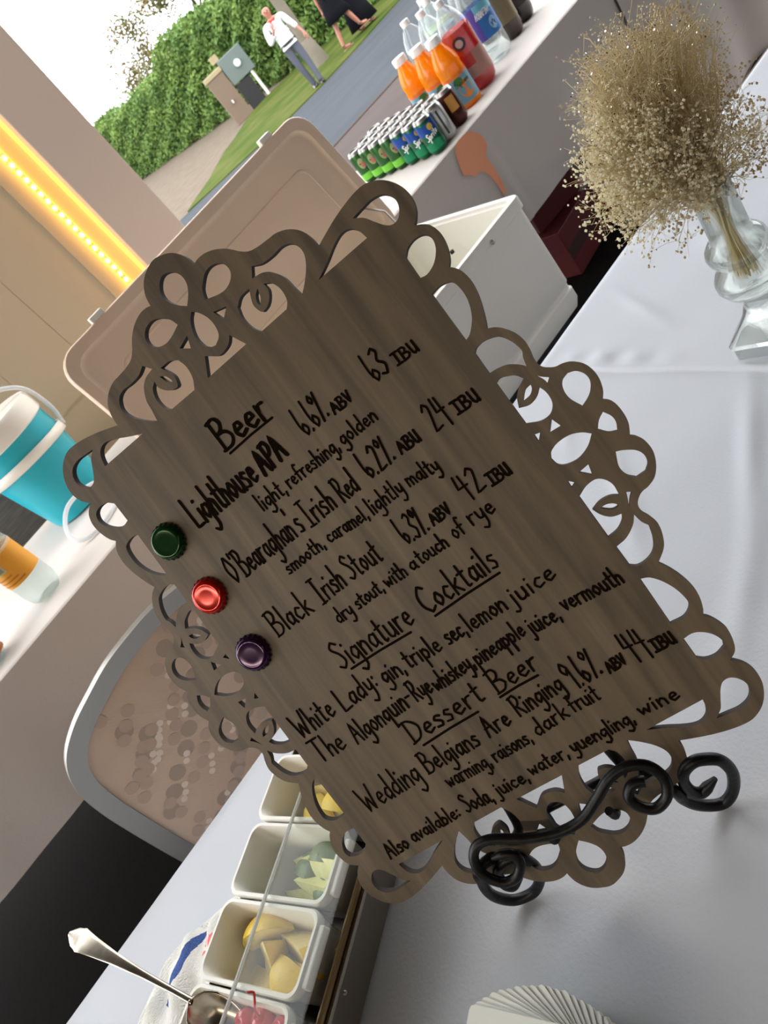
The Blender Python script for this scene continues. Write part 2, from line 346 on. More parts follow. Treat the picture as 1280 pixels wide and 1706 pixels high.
OUTLINE = [[0.165,0.53774],[0.16937,0.53714],[0.17846,0.53354],[0.18478,0.52814],[0.18881,0.52141],[0.19028,0.51554],[0.19067,0.51195],[0.19594,0.51331],[0.20321,0.51301],[0.21138,0.51009],[0.21887,0.5052],[0.22458,0.49954],[0.22768,0.49559],[0.23385,0.49029],[0.24175,0.48796],[0.25194,0.48693],[0.26084,0.48602],[0.27016,0.48183],[0.27716,0.47492],[0.28031,0.46718],[0.2813,0.46064],[0.28114,0.45618],[0.29187,0.45998],[0.30421,0.46401],[0.31685,0.46704],[0.32889,0.46871],[0.33835,0.46799],[0.34788,0.46299],[0.35467,0.45532],[0.35881,0.44578],[0.35924,0.43662],[0.35674,0.42881],[0.35238,0.42305],[0.34911,0.42023],[0.35347,0.41774],[0.35809,0.41338],[0.36066,0.40631],[0.36056,0.39869],[0.3584,0.39054],[0.35535,0.38418],[0.35166,0.37997],[0.355,0.37618],[0.35764,0.37075],[0.35868,0.36164],[0.35718,0.35095],[0.35395,0.3405],[0.35055,0.33207],[0.34782,0.32641],[0.35325,0.32331],[0.35762,0.31881],[0.36209,0.31148],[0.36433,0.30258],[0.36372,0.29421],[0.3624,0.28859],[0.36219,0.28377],[0.363,0.28039],[0.36496,0.27753],[0.37078,0.27339],[0.37692,0.27204],[0.38278,0.26923],[0.38865,0.26314],[0.3914,0.2556],[0.39157,0.2473],[0.38906,0.23881],[0.38521,0.2332],[0.38878,0.22946],[0.3909,0.22325],[0.39103,0.21414],[0.38951,0.20706],[0.38572,0.19996],[0.38912,0.1964],[0.39208,0.18961],[0.39222,0.18049],[0.38833,0.17095],[0.3825,0.16409],[0.37531,0.16088],[0.36882,0.15988],[0.36355,0.1566],[0.361,0.15281],[0.36053,0.14756],[0.36323,0.14097],[0.36487,0.13205],[0.36173,0.12165],[0.35724,0.1149],[0.34842,0.10816],[0.35213,0.10149],[0.35593,0.09197],[0.35844,0.08052],[0.35831,0.0708],[0.35544,0.06144],[0.35225,0.05618],[0.35592,0.05187],[0.35949,0.04399],[0.36078,0.03644],[0.35886,0.02699],[0.35552,0.02064],[0.34911,0.01653],[0.35238,0.01371],[0.35674,0.00794],[0.35924,0.00013],[0.35881,-0.00903],[0.35467,-0.01856],[0.34788,-0.02624],[0.33835,-0.03124],[0.32889,-0.03196],[0.31685,-0.03029],[0.30421,-0.02725],[0.29187,-0.02322],[0.28114,-0.01942],[0.2813,-0.02388],[0.28031,-0.03042],[0.27716,-0.03817],[0.27016,-0.04507],[0.26084,-0.04927],[0.25194,-0.05017],[0.24175,-0.05121],[0.23385,-0.05353],[0.22768,-0.05883],[0.22458,-0.06278],[0.21887,-0.06844],[0.21138,-0.07334],[0.20321,-0.07625],[0.19594,-0.07656],[0.19067,-0.0752],[0.19028,-0.07878],[0.18881,-0.08466],[0.18478,-0.09139],[0.17846,-0.09679],[0.16937,-0.10038],[0.165,-0.10098],[0.16063,-0.10038],[0.15154,-0.09679],[0.14522,-0.09139],[0.14119,-0.08466],[0.13972,-0.07878],[0.13933,-0.0752],[0.13406,-0.07656],[0.12679,-0.07625],[0.11862,-0.07334],[0.11113,-0.06844],[0.10542,-0.06278],[0.10232,-0.05883],[0.09615,-0.05353],[0.08825,-0.05121],[0.07806,-0.05017],[0.06916,-0.04927],[0.05984,-0.04507],[0.05284,-0.03817],[0.04969,-0.03042],[0.0487,-0.02388],[0.04886,-0.01942],[0.03813,-0.02322],[0.02579,-0.02725],[0.01315,-0.03029],[0.00111,-0.03196],[-0.00835,-0.03124],[-0.01788,-0.02624],[-0.02467,-0.01856],[-0.02881,-0.00903],[-0.02924,0.00013],[-0.02674,0.00794],[-0.02238,0.01371],[-0.01911,0.01653],[-0.02552,0.02064],[-0.02886,0.02699],[-0.03078,0.03644],[-0.02949,0.04399],[-0.02592,0.05187],[-0.02225,0.05618],[-0.02544,0.06144],[-0.02831,0.0708],[-0.02844,0.08052],[-0.02593,0.09197],[-0.02213,0.10149],[-0.01842,0.10816],[-0.02724,0.1149],[-0.03173,0.12165],[-0.03487,0.13205],[-0.03323,0.14097],[-0.03053,0.14756],[-0.031,0.15281],[-0.03355,0.1566],[-0.03882,0.15988],[-0.04531,0.16088],[-0.0525,0.16409],[-0.05833,0.17095],[-0.06222,0.18049],[-0.06208,0.18961],[-0.05912,0.1964],[-0.05572,0.19996],[-0.05951,0.20706],[-0.06103,0.21414],[-0.0609,0.22325],[-0.05878,0.22946],[-0.05521,0.2332],[-0.05906,0.23881],[-0.06157,0.2473],[-0.0614,0.2556],[-0.05865,0.26314],[-0.05278,0.26923],[-0.04692,0.27204],[-0.04078,0.27339],[-0.03496,0.27753],[-0.033,0.28039],[-0.03219,0.28377],[-0.0324,0.28859],[-0.03372,0.29421],[-0.03433,0.30258],[-0.03209,0.31148],[-0.02762,0.31881],[-0.02325,0.32331],[-0.01782,0.32641],[-0.02055,0.33207],[-0.02395,0.3405],[-0.02718,0.35095],[-0.02868,0.36164],[-0.02764,0.37075],[-0.025,0.37618],[-0.02166,0.37997],[-0.02535,0.38418],[-0.0284,0.39054],[-0.03056,0.39869],[-0.03066,0.40631],[-0.02809,0.41338],[-0.02347,0.41774],[-0.01911,0.42023],[-0.02238,0.42305],[-0.02674,0.42881],[-0.02924,0.43662],[-0.02881,0.44578],[-0.02467,0.45532],[-0.01788,0.46299],[-0.00835,0.46799],[0.00111,0.46871],[0.01315,0.46704],[0.02579,0.46401],[0.03813,0.45998],[0.04886,0.45618],[0.0487,0.46064],[0.04969,0.46718],[0.05284,0.47492],[0.05984,0.48183],[0.06916,0.48602],[0.07806,0.48693],[0.08825,0.48796],[0.09615,0.49029],[0.10232,0.49559],[0.10542,0.49954],[0.11113,0.5052],[0.11862,0.51009],[0.12679,0.51301],[0.13406,0.51331],[0.13933,0.51195],[0.13972,0.51554],[0.14119,0.52141],[0.14522,0.52814],[0.15154,0.53354],[0.16063,0.53714]]
HOLES = [[[0.1652,0.49122],[0.15948,0.49638],[0.15532,0.50185],[0.15289,0.50806],[0.15319,0.51354],[0.15564,0.51827],[0.16023,0.52223],[0.16497,0.52317],[0.17077,0.52089],[0.17526,0.51588],[0.17699,0.51025],[0.17597,0.50398],[0.17289,0.49888],[0.16937,0.49504]],[[0.16937,-0.05828],[0.17289,-0.06212],[0.17597,-0.06722],[0.17699,-0.07349],[0.17526,-0.07913],[0.17077,-0.08413],[0.16497,-0.08642],[0.16023,-0.08547],[0.15564,-0.08152],[0.15319,-0.07678],[0.15289,-0.0713],[0.15532,-0.0651],[0.15948,-0.05962],[0.1652,-0.05446]],[[0.16519,0.48544],[0.16953,0.48118],[0.17323,0.47403],[0.17466,0.46677],[0.17381,0.45939],[0.17107,0.45487],[0.16521,0.45179],[0.16104,0.45328],[0.15638,0.45809],[0.15477,0.46649],[0.15671,0.47454],[0.16049,0.48113]],[[0.16049,-0.04437],[0.15671,-0.03779],[0.15477,-0.02974],[0.15638,-0.02133],[0.16104,-0.01653],[0.16521,-0.01504],[0.17107,-0.01811],[0.17381,-0.02264],[0.17466,-0.03002],[0.17323,-0.03728],[0.16953,-0.04442],[0.16519,-0.04868]],[[0.17989,0.4506],[0.17479,0.44575],[0.16778,0.44355],[0.16122,0.44399],[0.15173,0.45093],[0.14226,0.43567],[0.18688,0.43617]],[[0.18688,0.00059],[0.14226,0.00109],[0.15173,-0.01417],[0.16122,-0.00723],[0.16778,-0.00679],[0.17479,-0.00899],[0.17989,-0.01384]],[[0.18107,0.48514],[0.18378,0.49213],[0.1884,0.49691],[0.19395,0.50089],[0.20044,0.50221],[0.20723,0.50018],[0.21171,0.49546],[0.21261,0.48964],[0.21029,0.48501],[0.2053,0.48156],[0.19884,0.48018],[0.19137,0.48142]],[[0.13863,0.48142],[0.13116,0.48018],[0.1247,0.48156],[0.11971,0.48501],[0.11739,0.48964],[0.11829,0.49546],[0.12277,0.50018],[0.12956,0.50221],[0.13605,0.50089],[0.1416,0.49691],[0.14622,0.49213],[0.14893,0.48514]],[[0.19137,-0.04467],[0.19884,-0.04342],[0.2053,-0.0448],[0.21029,-0.04825],[0.21261,-0.05289],[0.21171,-0.05871],[0.20723,-0.06342],[0.20044,-0.06546],[0.19395,-0.06413],[0.1884,-0.06016],[0.18378,-0.05538],[0.18107,-0.04839]],[[0.14893,-0.04839],[0.14622,-0.05538],[0.1416,-0.06016],[0.13605,-0.06413],[0.12956,-0.06546],[0.12277,-0.06342],[0.11829,-0.05871],[0.11739,-0.05289],[0.11971,-0.04825],[0.1247,-0.0448],[0.13116,-0.04342],[0.13863,-0.04467]],[[0.18019,0.4733],[0.1923,0.46963],[0.18418,0.4634]],[[0.14582,0.4634],[0.1377,0.46963],[0.14981,0.4733]],[[0.18418,-0.02664],[0.1923,-0.03287],[0.18019,-0.03654]],[[0.14981,-0.03654],[0.1377,-0.03287],[0.14582,-0.02664]],[[0.22907,0.47976],[0.23673,0.47594],[0.24717,0.47481],[0.25725,0.47535],[0.26455,0.47258],[0.26872,0.46601],[0.26864,0.45887],[0.26415,0.45094],[0.2563,0.44274],[0.24828,0.43631],[0.24642,0.44625],[0.24489,0.45623],[0.23954,0.46549],[0.2335,0.47003],[0.22755,0.47157],[0.22345,0.47219]],[[0.10655,0.47219],[0.10245,0.47157],[0.0965,0.47003],[0.09046,0.46549],[0.08511,0.45623],[0.08358,0.44625],[0.08172,0.43631],[0.0737,0.44274],[0.06585,0.45094],[0.06136,0.45887],[0.06128,0.46601],[0.06545,0.47258],[0.07275,0.47535],[0.08283,0.47481],[0.09327,0.47594],[0.10093,0.47976]],[[0.22345,-0.03543],[0.22755,-0.03481],[0.2335,-0.03327],[0.23954,-0.02874],[0.24489,-0.01948],[0.24642,-0.00949],[0.24828,0.00045],[0.2563,-0.00599],[0.26415,-0.01419],[0.26864,-0.02211],[0.26872,-0.02925],[0.26455,-0.03582],[0.25725,-0.03859],[0.24717,-0.03806],[0.23673,-0.03918],[0.22907,-0.04301]],[[0.10093,-0.04301],[0.09327,-0.03918],[0.08283,-0.03806],[0.07275,-0.03859],[0.06545,-0.03582],[0.06128,-0.02925],[0.06136,-0.02211],[0.06585,-0.01419],[0.0737,-0.00599],[0.08172,0.00045],[0.08358,-0.00949],[0.08511,-0.01948],[0.09046,-0.02874],[0.0965,-0.03327],[0.10245,-0.03481],[0.10655,-0.03543]],[[0.2285,0.46316],[0.22888,0.45725],[0.22508,0.45142],[0.2202,0.44788],[0.21494,0.44668],[0.21293,0.44825],[0.21118,0.45497],[0.21304,0.46123],[0.21659,0.46791],[0.20658,0.46752],[0.1993,0.46282],[0.19707,0.45409],[0.19866,0.44388],[0.20352,0.43563],[0.23163,0.43595],[0.236,0.44133],[0.23716,0.45068],[0.23417,0.45893]],[[0.09583,0.45893],[0.09284,0.45068],[0.094,0.44133],[0.09837,0.43595],[0.12648,0.43563],[0.13134,0.44388],[0.13293,0.45409],[0.1307,0.46282],[0.12342,0.46752],[0.11341,0.46791],[0.11696,0.46123],[0.11882,0.45497],[0.11707,0.44825],[0.11506,0.44668],[0.1098,0.44788],[0.10492,0.45142],[0.10112,0.45725],[0.1015,0.46316]],[[0.23417,-0.02218],[0.23716,-0.01393],[0.236,-0.00457],[0.23163,0.00081],[0.20352,0.00112],[0.19866,-0.00712],[0.19707,-0.01733],[0.1993,-0.02607],[0.20658,-0.03076],[0.21659,-0.03115],[0.21304,-0.02447],[0.21118,-0.01821],[0.21293,-0.01149],[0.21494,-0.00993],[0.2202,-0.01112],[0.22508,-0.01466],[0.22888,-0.02049],[0.2285,-0.02641]],[[0.1015,-0.02641],[0.10112,-0.02049],[0.10492,-0.01466],[0.1098,-0.01112],[0.11506,-0.00993],[0.11707,-0.01149],[0.11882,-0.01821],[0.11696,-0.02447],[0.11341,-0.03115],[0.12342,-0.03076],[0.1307,-0.02607],[0.13293,-0.01733],[0.13134,-0.00712],[0.12648,0.00112],[0.09837,0.00081],[0.094,-0.00457],[0.09284,-0.01393],[0.09583,-0.02218]],[[0.22218,0.46346],[0.21773,0.46048],[0.21508,0.45487],[0.2157,0.45201],[0.21945,0.45616],[0.22121,0.46069]],[[0.10879,0.46069],[0.11055,0.45616],[0.1143,0.45201],[0.11492,0.45487],[0.11227,0.46048],[0.10782,0.46346]],[[0.22121,-0.02393],[0.21945,-0.01941],[0.2157,-0.01526],[0.21508,-0.01811],[0.21773,-0.02372],[0.22218,-0.0267]],[[0.10782,-0.0267],[0.11227,-0.02372],[0.11492,-0.01811],[0.1143,-0.01526],[0.11055,-0.01941],[0.10879,-0.02393]],[[0.31519,0.43664],[0.31368,0.4435],[0.31047,0.44896],[0.30523,0.45186],[0.29911,0.45178],[0.29035,0.4484],[0.27971,0.44273],[0.26583,0.43659]],[[0.06417,0.43659],[0.05029,0.44273],[0.03965,0.4484],[0.03089,0.45178],[0.02477,0.45186],[0.01953,0.44896],[0.01632,0.4435],[0.01481,0.43664]],[[0.26583,0.00017],[0.27971,-0.00598],[0.29035,-0.01165],[0.29911,-0.01503],[0.30523,-0.0151],[0.31047,-0.01221],[0.31368,-0.00675],[0.31519,0.00012]],[[0.01481,0.00012],[0.01632,-0.00675],[0.01953,-0.01221],[0.02477,-0.0151],[0.03089,-0.01503],[0.03965,-0.01165],[0.05029,-0.00598],[0.06417,0.00017]],[[0.31516,0.45495],[0.32483,0.45591],[0.33414,0.45652],[0.34255,0.45419],[0.34731,0.44909],[0.34877,0.44235],[0.3463,0.43611],[0.34136,0.43189],[0.3356,0.43192],[0.33115,0.43559],[0.32709,0.44172],[0.32252,0.44914],[0.31801,0.45287]],[[0.01199,0.45287],[0.00748,0.44914],[0.00291,0.44172],[-0.00115,0.43559],[-0.0056,0.43192],[-0.01136,0.43189],[-0.0163,0.43611],[-0.01877,0.44235],[-0.01731,0.44909],[-0.01255,0.45419],[-0.00414,0.45652],[0.00517,0.45591],[0.01484,0.45495]],[[0.31801,-0.01611],[0.32252,-0.01238],[0.32709,-0.00496],[0.33115,0.00117],[0.3356,0.00483],[0.34136,0.00487],[0.3463,0.00065],[0.34877,-0.0056],[0.34731,-0.01233],[0.34255,-0.01743],[0.33414,-0.01976],[0.32483,-0.01915],[0.31516,-0.0182]],[[0.01484,-0.0182],[0.00517,-0.01915],[-0.00414,-0.01976],[-0.01255,-0.01743],[-0.01731,-0.01233],[-0.01877,-0.0056],[-0.0163,0.00065],[-0.01136,0.00487],[-0.0056,0.00483],[-0.00115,0.00117],[0.00291,-0.00496],[0.00748,-0.01238],[0.01199,-0.01611]],[[0.32999,0.40635],[0.335,0.41067],[0.34158,0.41254],[0.34788,0.41183],[0.352,0.40901],[0.35369,0.40376],[0.3521,0.39787],[0.3485,0.39305],[0.34295,0.38865],[0.33549,0.38628],[0.3295,0.38744]],[[0.0005,0.38744],[-0.00549,0.38628],[-0.01295,0.38865],[-0.0185,0.39305],[-0.0221,0.39787],[-0.02369,0.40376],[-0.022,0.40901],[-0.01788,0.41183],[-0.01158,0.41254],[-0.005,0.41067],[1e-05,0.40635]],[[0.32968,0.37245],[0.33724,0.37344],[0.34486,0.37155],[0.34786,0.36805],[0.34911,0.36068],[0.34849,0.35229],[0.34543,0.34358],[0.34123,0.3371],[0.33476,0.33094],[0.3298,0.32915]],[[0.0002,0.32915],[-0.00476,0.33094],[-0.01123,0.3371],[-0.01543,0.34358],[-0.01849,0.35229],[-0.01911,0.36068],[-0.01786,0.36805],[-0.01486,0.37155],[-0.00724,0.37344],[0.00032,0.37245]],[[0.32982,0.31734],[0.33326,0.31976],[0.34042,0.32042],[0.3493,0.31748],[0.35352,0.31312],[0.35705,0.30596],[0.35861,0.29757],[0.35649,0.29309],[0.35473,0.2861],[0.3506,0.29091],[0.34425,0.29572],[0.33701,0.29785],[0.32959,0.29868]],[[0.00041,0.29868],[-0.00701,0.29785],[-0.01425,0.29572],[-0.0206,0.29091],[-0.02473,0.2861],[-0.02649,0.29309],[-0.02861,0.29757],[-0.02705,0.30596],[-0.02352,0.31312],[-0.0193,0.31748],[-0.01042,0.32042],[-0.00326,0.31976],[0.00018,0.31734]],[[0.32954,0.28944],[0.33397,0.2906],[0.34072,0.28777],[0.34439,0.28528],[0.34782,0.2802],[0.34069,0.27631],[0.3357,0.27163],[0.33222,0.26409],[0.34008,0.26137],[0.34741,0.26293],[0.35343,0.26763],[0.35522,0.26185],[0.3549,0.25458],[0.35221,0.24962],[0.34704,0.24645],[0.33925,0.24684],[0.32961,0.25163]],[[0.00039,0.25163],[-0.00925,0.24684],[-0.01704,0.24645],[-0.02221,0.24962],[-0.0249,0.25458],[-0.02522,0.26185],[-0.02343,0.26763],[-0.01741,0.26293],[-0.01008,0.26137],[-0.00222,0.26409],[-0.0057,0.27163],[-0.01069,0.27631],[-0.01782,0.2802],[-0.01439,0.28528],[-0.01072,0.28777],[-0.00397,0.2906],[0.00046,0.28944]],[[0.33818,0.2667],[0.34368,0.27213],[0.34945,0.27339],[0.34809,0.26996],[0.34426,0.26723]],[[-0.01426,0.26723],[-0.01809,0.26996],[-0.01945,0.27339],[-0.01368,0.27213],[-0.00818,0.2667]],[[0.35563,0.27793],[0.3584,0.2739],[0.36323,0.26943],[0.35977,0.26678],[0.35899,0.27096]],[[-0.02899,0.27096],[-0.02977,0.26678],[-0.03323,0.26943],[-0.0284,0.2739],[-0.02563,0.27793]],[[0.37054,0.23775],[0.36633,0.24749],[0.36633,0.25578],[0.36962,0.2616],[0.37569,0.26391],[0.38134,0.26156],[0.38519,0.25592],[0.38526,0.24931],[0.38115,0.24335],[0.37631,0.24008]],[[-0.04631,0.24008],[-0.05115,0.24335],[-0.05526,0.24931],[-0.05519,0.25592],[-0.05134,0.26156],[-0.04569,0.26391],[-0.03962,0.2616],[-0.03633,0.25578],[-0.03633,0.24749],[-0.04054,0.23775]],[[0.37985,0.22538],[0.38304,0.21919],[0.38302,0.21317],[0.38057,0.20809],[0.37481,0.2109],[0.36976,0.21706],[0.37436,0.22225]],[[-0.04436,0.22225],[-0.03976,0.21706],[-0.04481,0.2109],[-0.05057,0.20809],[-0.05302,0.21317],[-0.05304,0.21919],[-0.04985,0.22538]],[[0.36439,0.21681],[0.35899,0.22184],[0.35095,0.22544],[0.34063,0.22591],[0.33277,0.22313],[0.32947,0.21844],[0.33104,0.21224],[0.33641,0.20842],[0.34614,0.2071],[0.35632,0.21041]],[[-0.02632,0.21041],[-0.01614,0.2071],[-0.00641,0.20842],[-0.00104,0.21224],[0.00053,0.21844],[-0.00277,0.22313],[-0.01063,0.22591],[-0.02095,0.22544],[-0.02899,0.22184],[-0.03439,0.21681]],[[0.34694,0.24289],[0.34955,0.23483],[0.34032,0.2354]],[[-0.01032,0.2354],[-0.01955,0.23483],[-0.01694,0.24289]],[[0.32975,0.2411],[0.33426,0.2398],[0.32954,0.23505]],[[0.00046,0.23505],[-0.00426,0.2398],[0.00025,0.2411]],[[0.37061,0.19572],[0.37571,0.19344],[0.38255,0.18853],[0.38556,0.18252],[0.38458,0.17582],[0.37988,0.17145],[0.37222,0.17134],[0.36719,0.17711],[0.36629,0.18523]],[[-0.03629,0.18523],[-0.03719,0.17711],[-0.04222,0.17134],[-0.04988,0.17145],[-0.05458,0.17582],[-0.05556,0.18252],[-0.05255,0.18853],[-0.04571,0.19344],[-0.04061,0.19572]],[[0.34919,0.19933],[0.34707,0.19131],[0.34031,0.19834]],[[-0.01031,0.19834],[-0.01707,0.19131],[-0.01919,0.19933]],[[0.32965,0.19796],[0.33353,0.19354],[0.32926,0.19202]],[[0.00074,0.19202],[-0.00353,0.19354],[0.00035,0.19796]],[[0.32983,0.18285],[0.33856,0.18663],[0.34676,0.18705],[0.35205,0.18333],[0.35513,0.17642],[0.3543,0.16722],[0.34858,0.17064],[0.34003,0.17153],[0.33205,0.16915],[0.33501,0.16231],[0.34034,0.15667],[0.34786,0.15432],[0.34487,0.14991],[0.33827,0.14596],[0.32959,0.14478]],[[0.00041,0.14478],[-0.00827,0.14596],[-0.01487,0.14991],[-0.01786,0.15432],[-0.01034,0.15667],[-0.00501,0.16231],[-0.00205,0.16915],[-0.01003,0.17153],[-0.01858,0.17064],[-0.0243,0.16722],[-0.02513,0.17642],[-0.02205,0.18333],[-0.01676,0.18705],[-0.00856,0.18663],[0.00017,0.18285]],[[0.3375,0.16708],[0.34317,0.16654],[0.34786,0.16386],[0.3496,0.16069],[0.34463,0.16104],[0.34019,0.1641]],[[-0.01019,0.1641],[-0.01463,0.16104],[-0.0196,0.16069],[-0.01786,0.16386],[-0.01317,0.16654],[-0.0075,0.16708]],[[0.35979,0.16619],[0.36305,0.16419],[0.35906,0.16056],[0.35511,0.15548],[0.35784,0.16141]],[[-0.02784,0.16141],[-0.02511,0.15548],[-0.02906,0.16056],[-0.03305,0.16419],[-0.02979,0.16619]],[[0.35469,0.14878],[0.35594,0.1415],[0.35877,0.13621],[0.35561,0.12578],[0.35044,0.11805],[0.34299,0.11459],[0.33514,0.11444],[0.33011,0.11778],[0.33004,0.13541],[0.34008,0.13712],[0.34946,0.14256]],[[-0.01946,0.14256],[-0.01008,0.13712],[-4e-05,0.13541],[-0.00011,0.11778],[-0.00514,0.11444],[-0.01299,0.11459],[-0.02044,0.11805],[-0.02561,0.12578],[-0.02877,0.13621],[-0.02594,0.1415],[-0.02469,0.14878]],[[0.3304,0.10509],[0.33703,0.10187],[0.34323,0.09385],[0.34769,0.08332],[0.34933,0.0724],[0.34732,0.06666],[0.34037,0.06263],[0.32925,0.06319]],[[0.00075,0.06319],[-0.01037,0.06263],[-0.01732,0.06666],[-0.01933,0.0724],[-0.01769,0.08332],[-0.01323,0.09385],[-0.00703,0.10187],[-0.0004,0.10509]],[[0.33019,0.04835],[0.33761,0.0488],[0.34362,0.04643],[0.34981,0.04055],[0.35286,0.03299],[0.35129,0.0275],[0.34334,0.02482],[0.33536,0.02607],[0.33,0.03024]],[[0.0,0.03024],[-0.00536,0.02607],[-0.01334,0.02482],[-0.02129,0.0275],[-0.02286,0.03299],[-0.01981,0.04055],[-0.01362,0.04643],[-0.00761,0.0488],[-0.00019,0.04835]]]
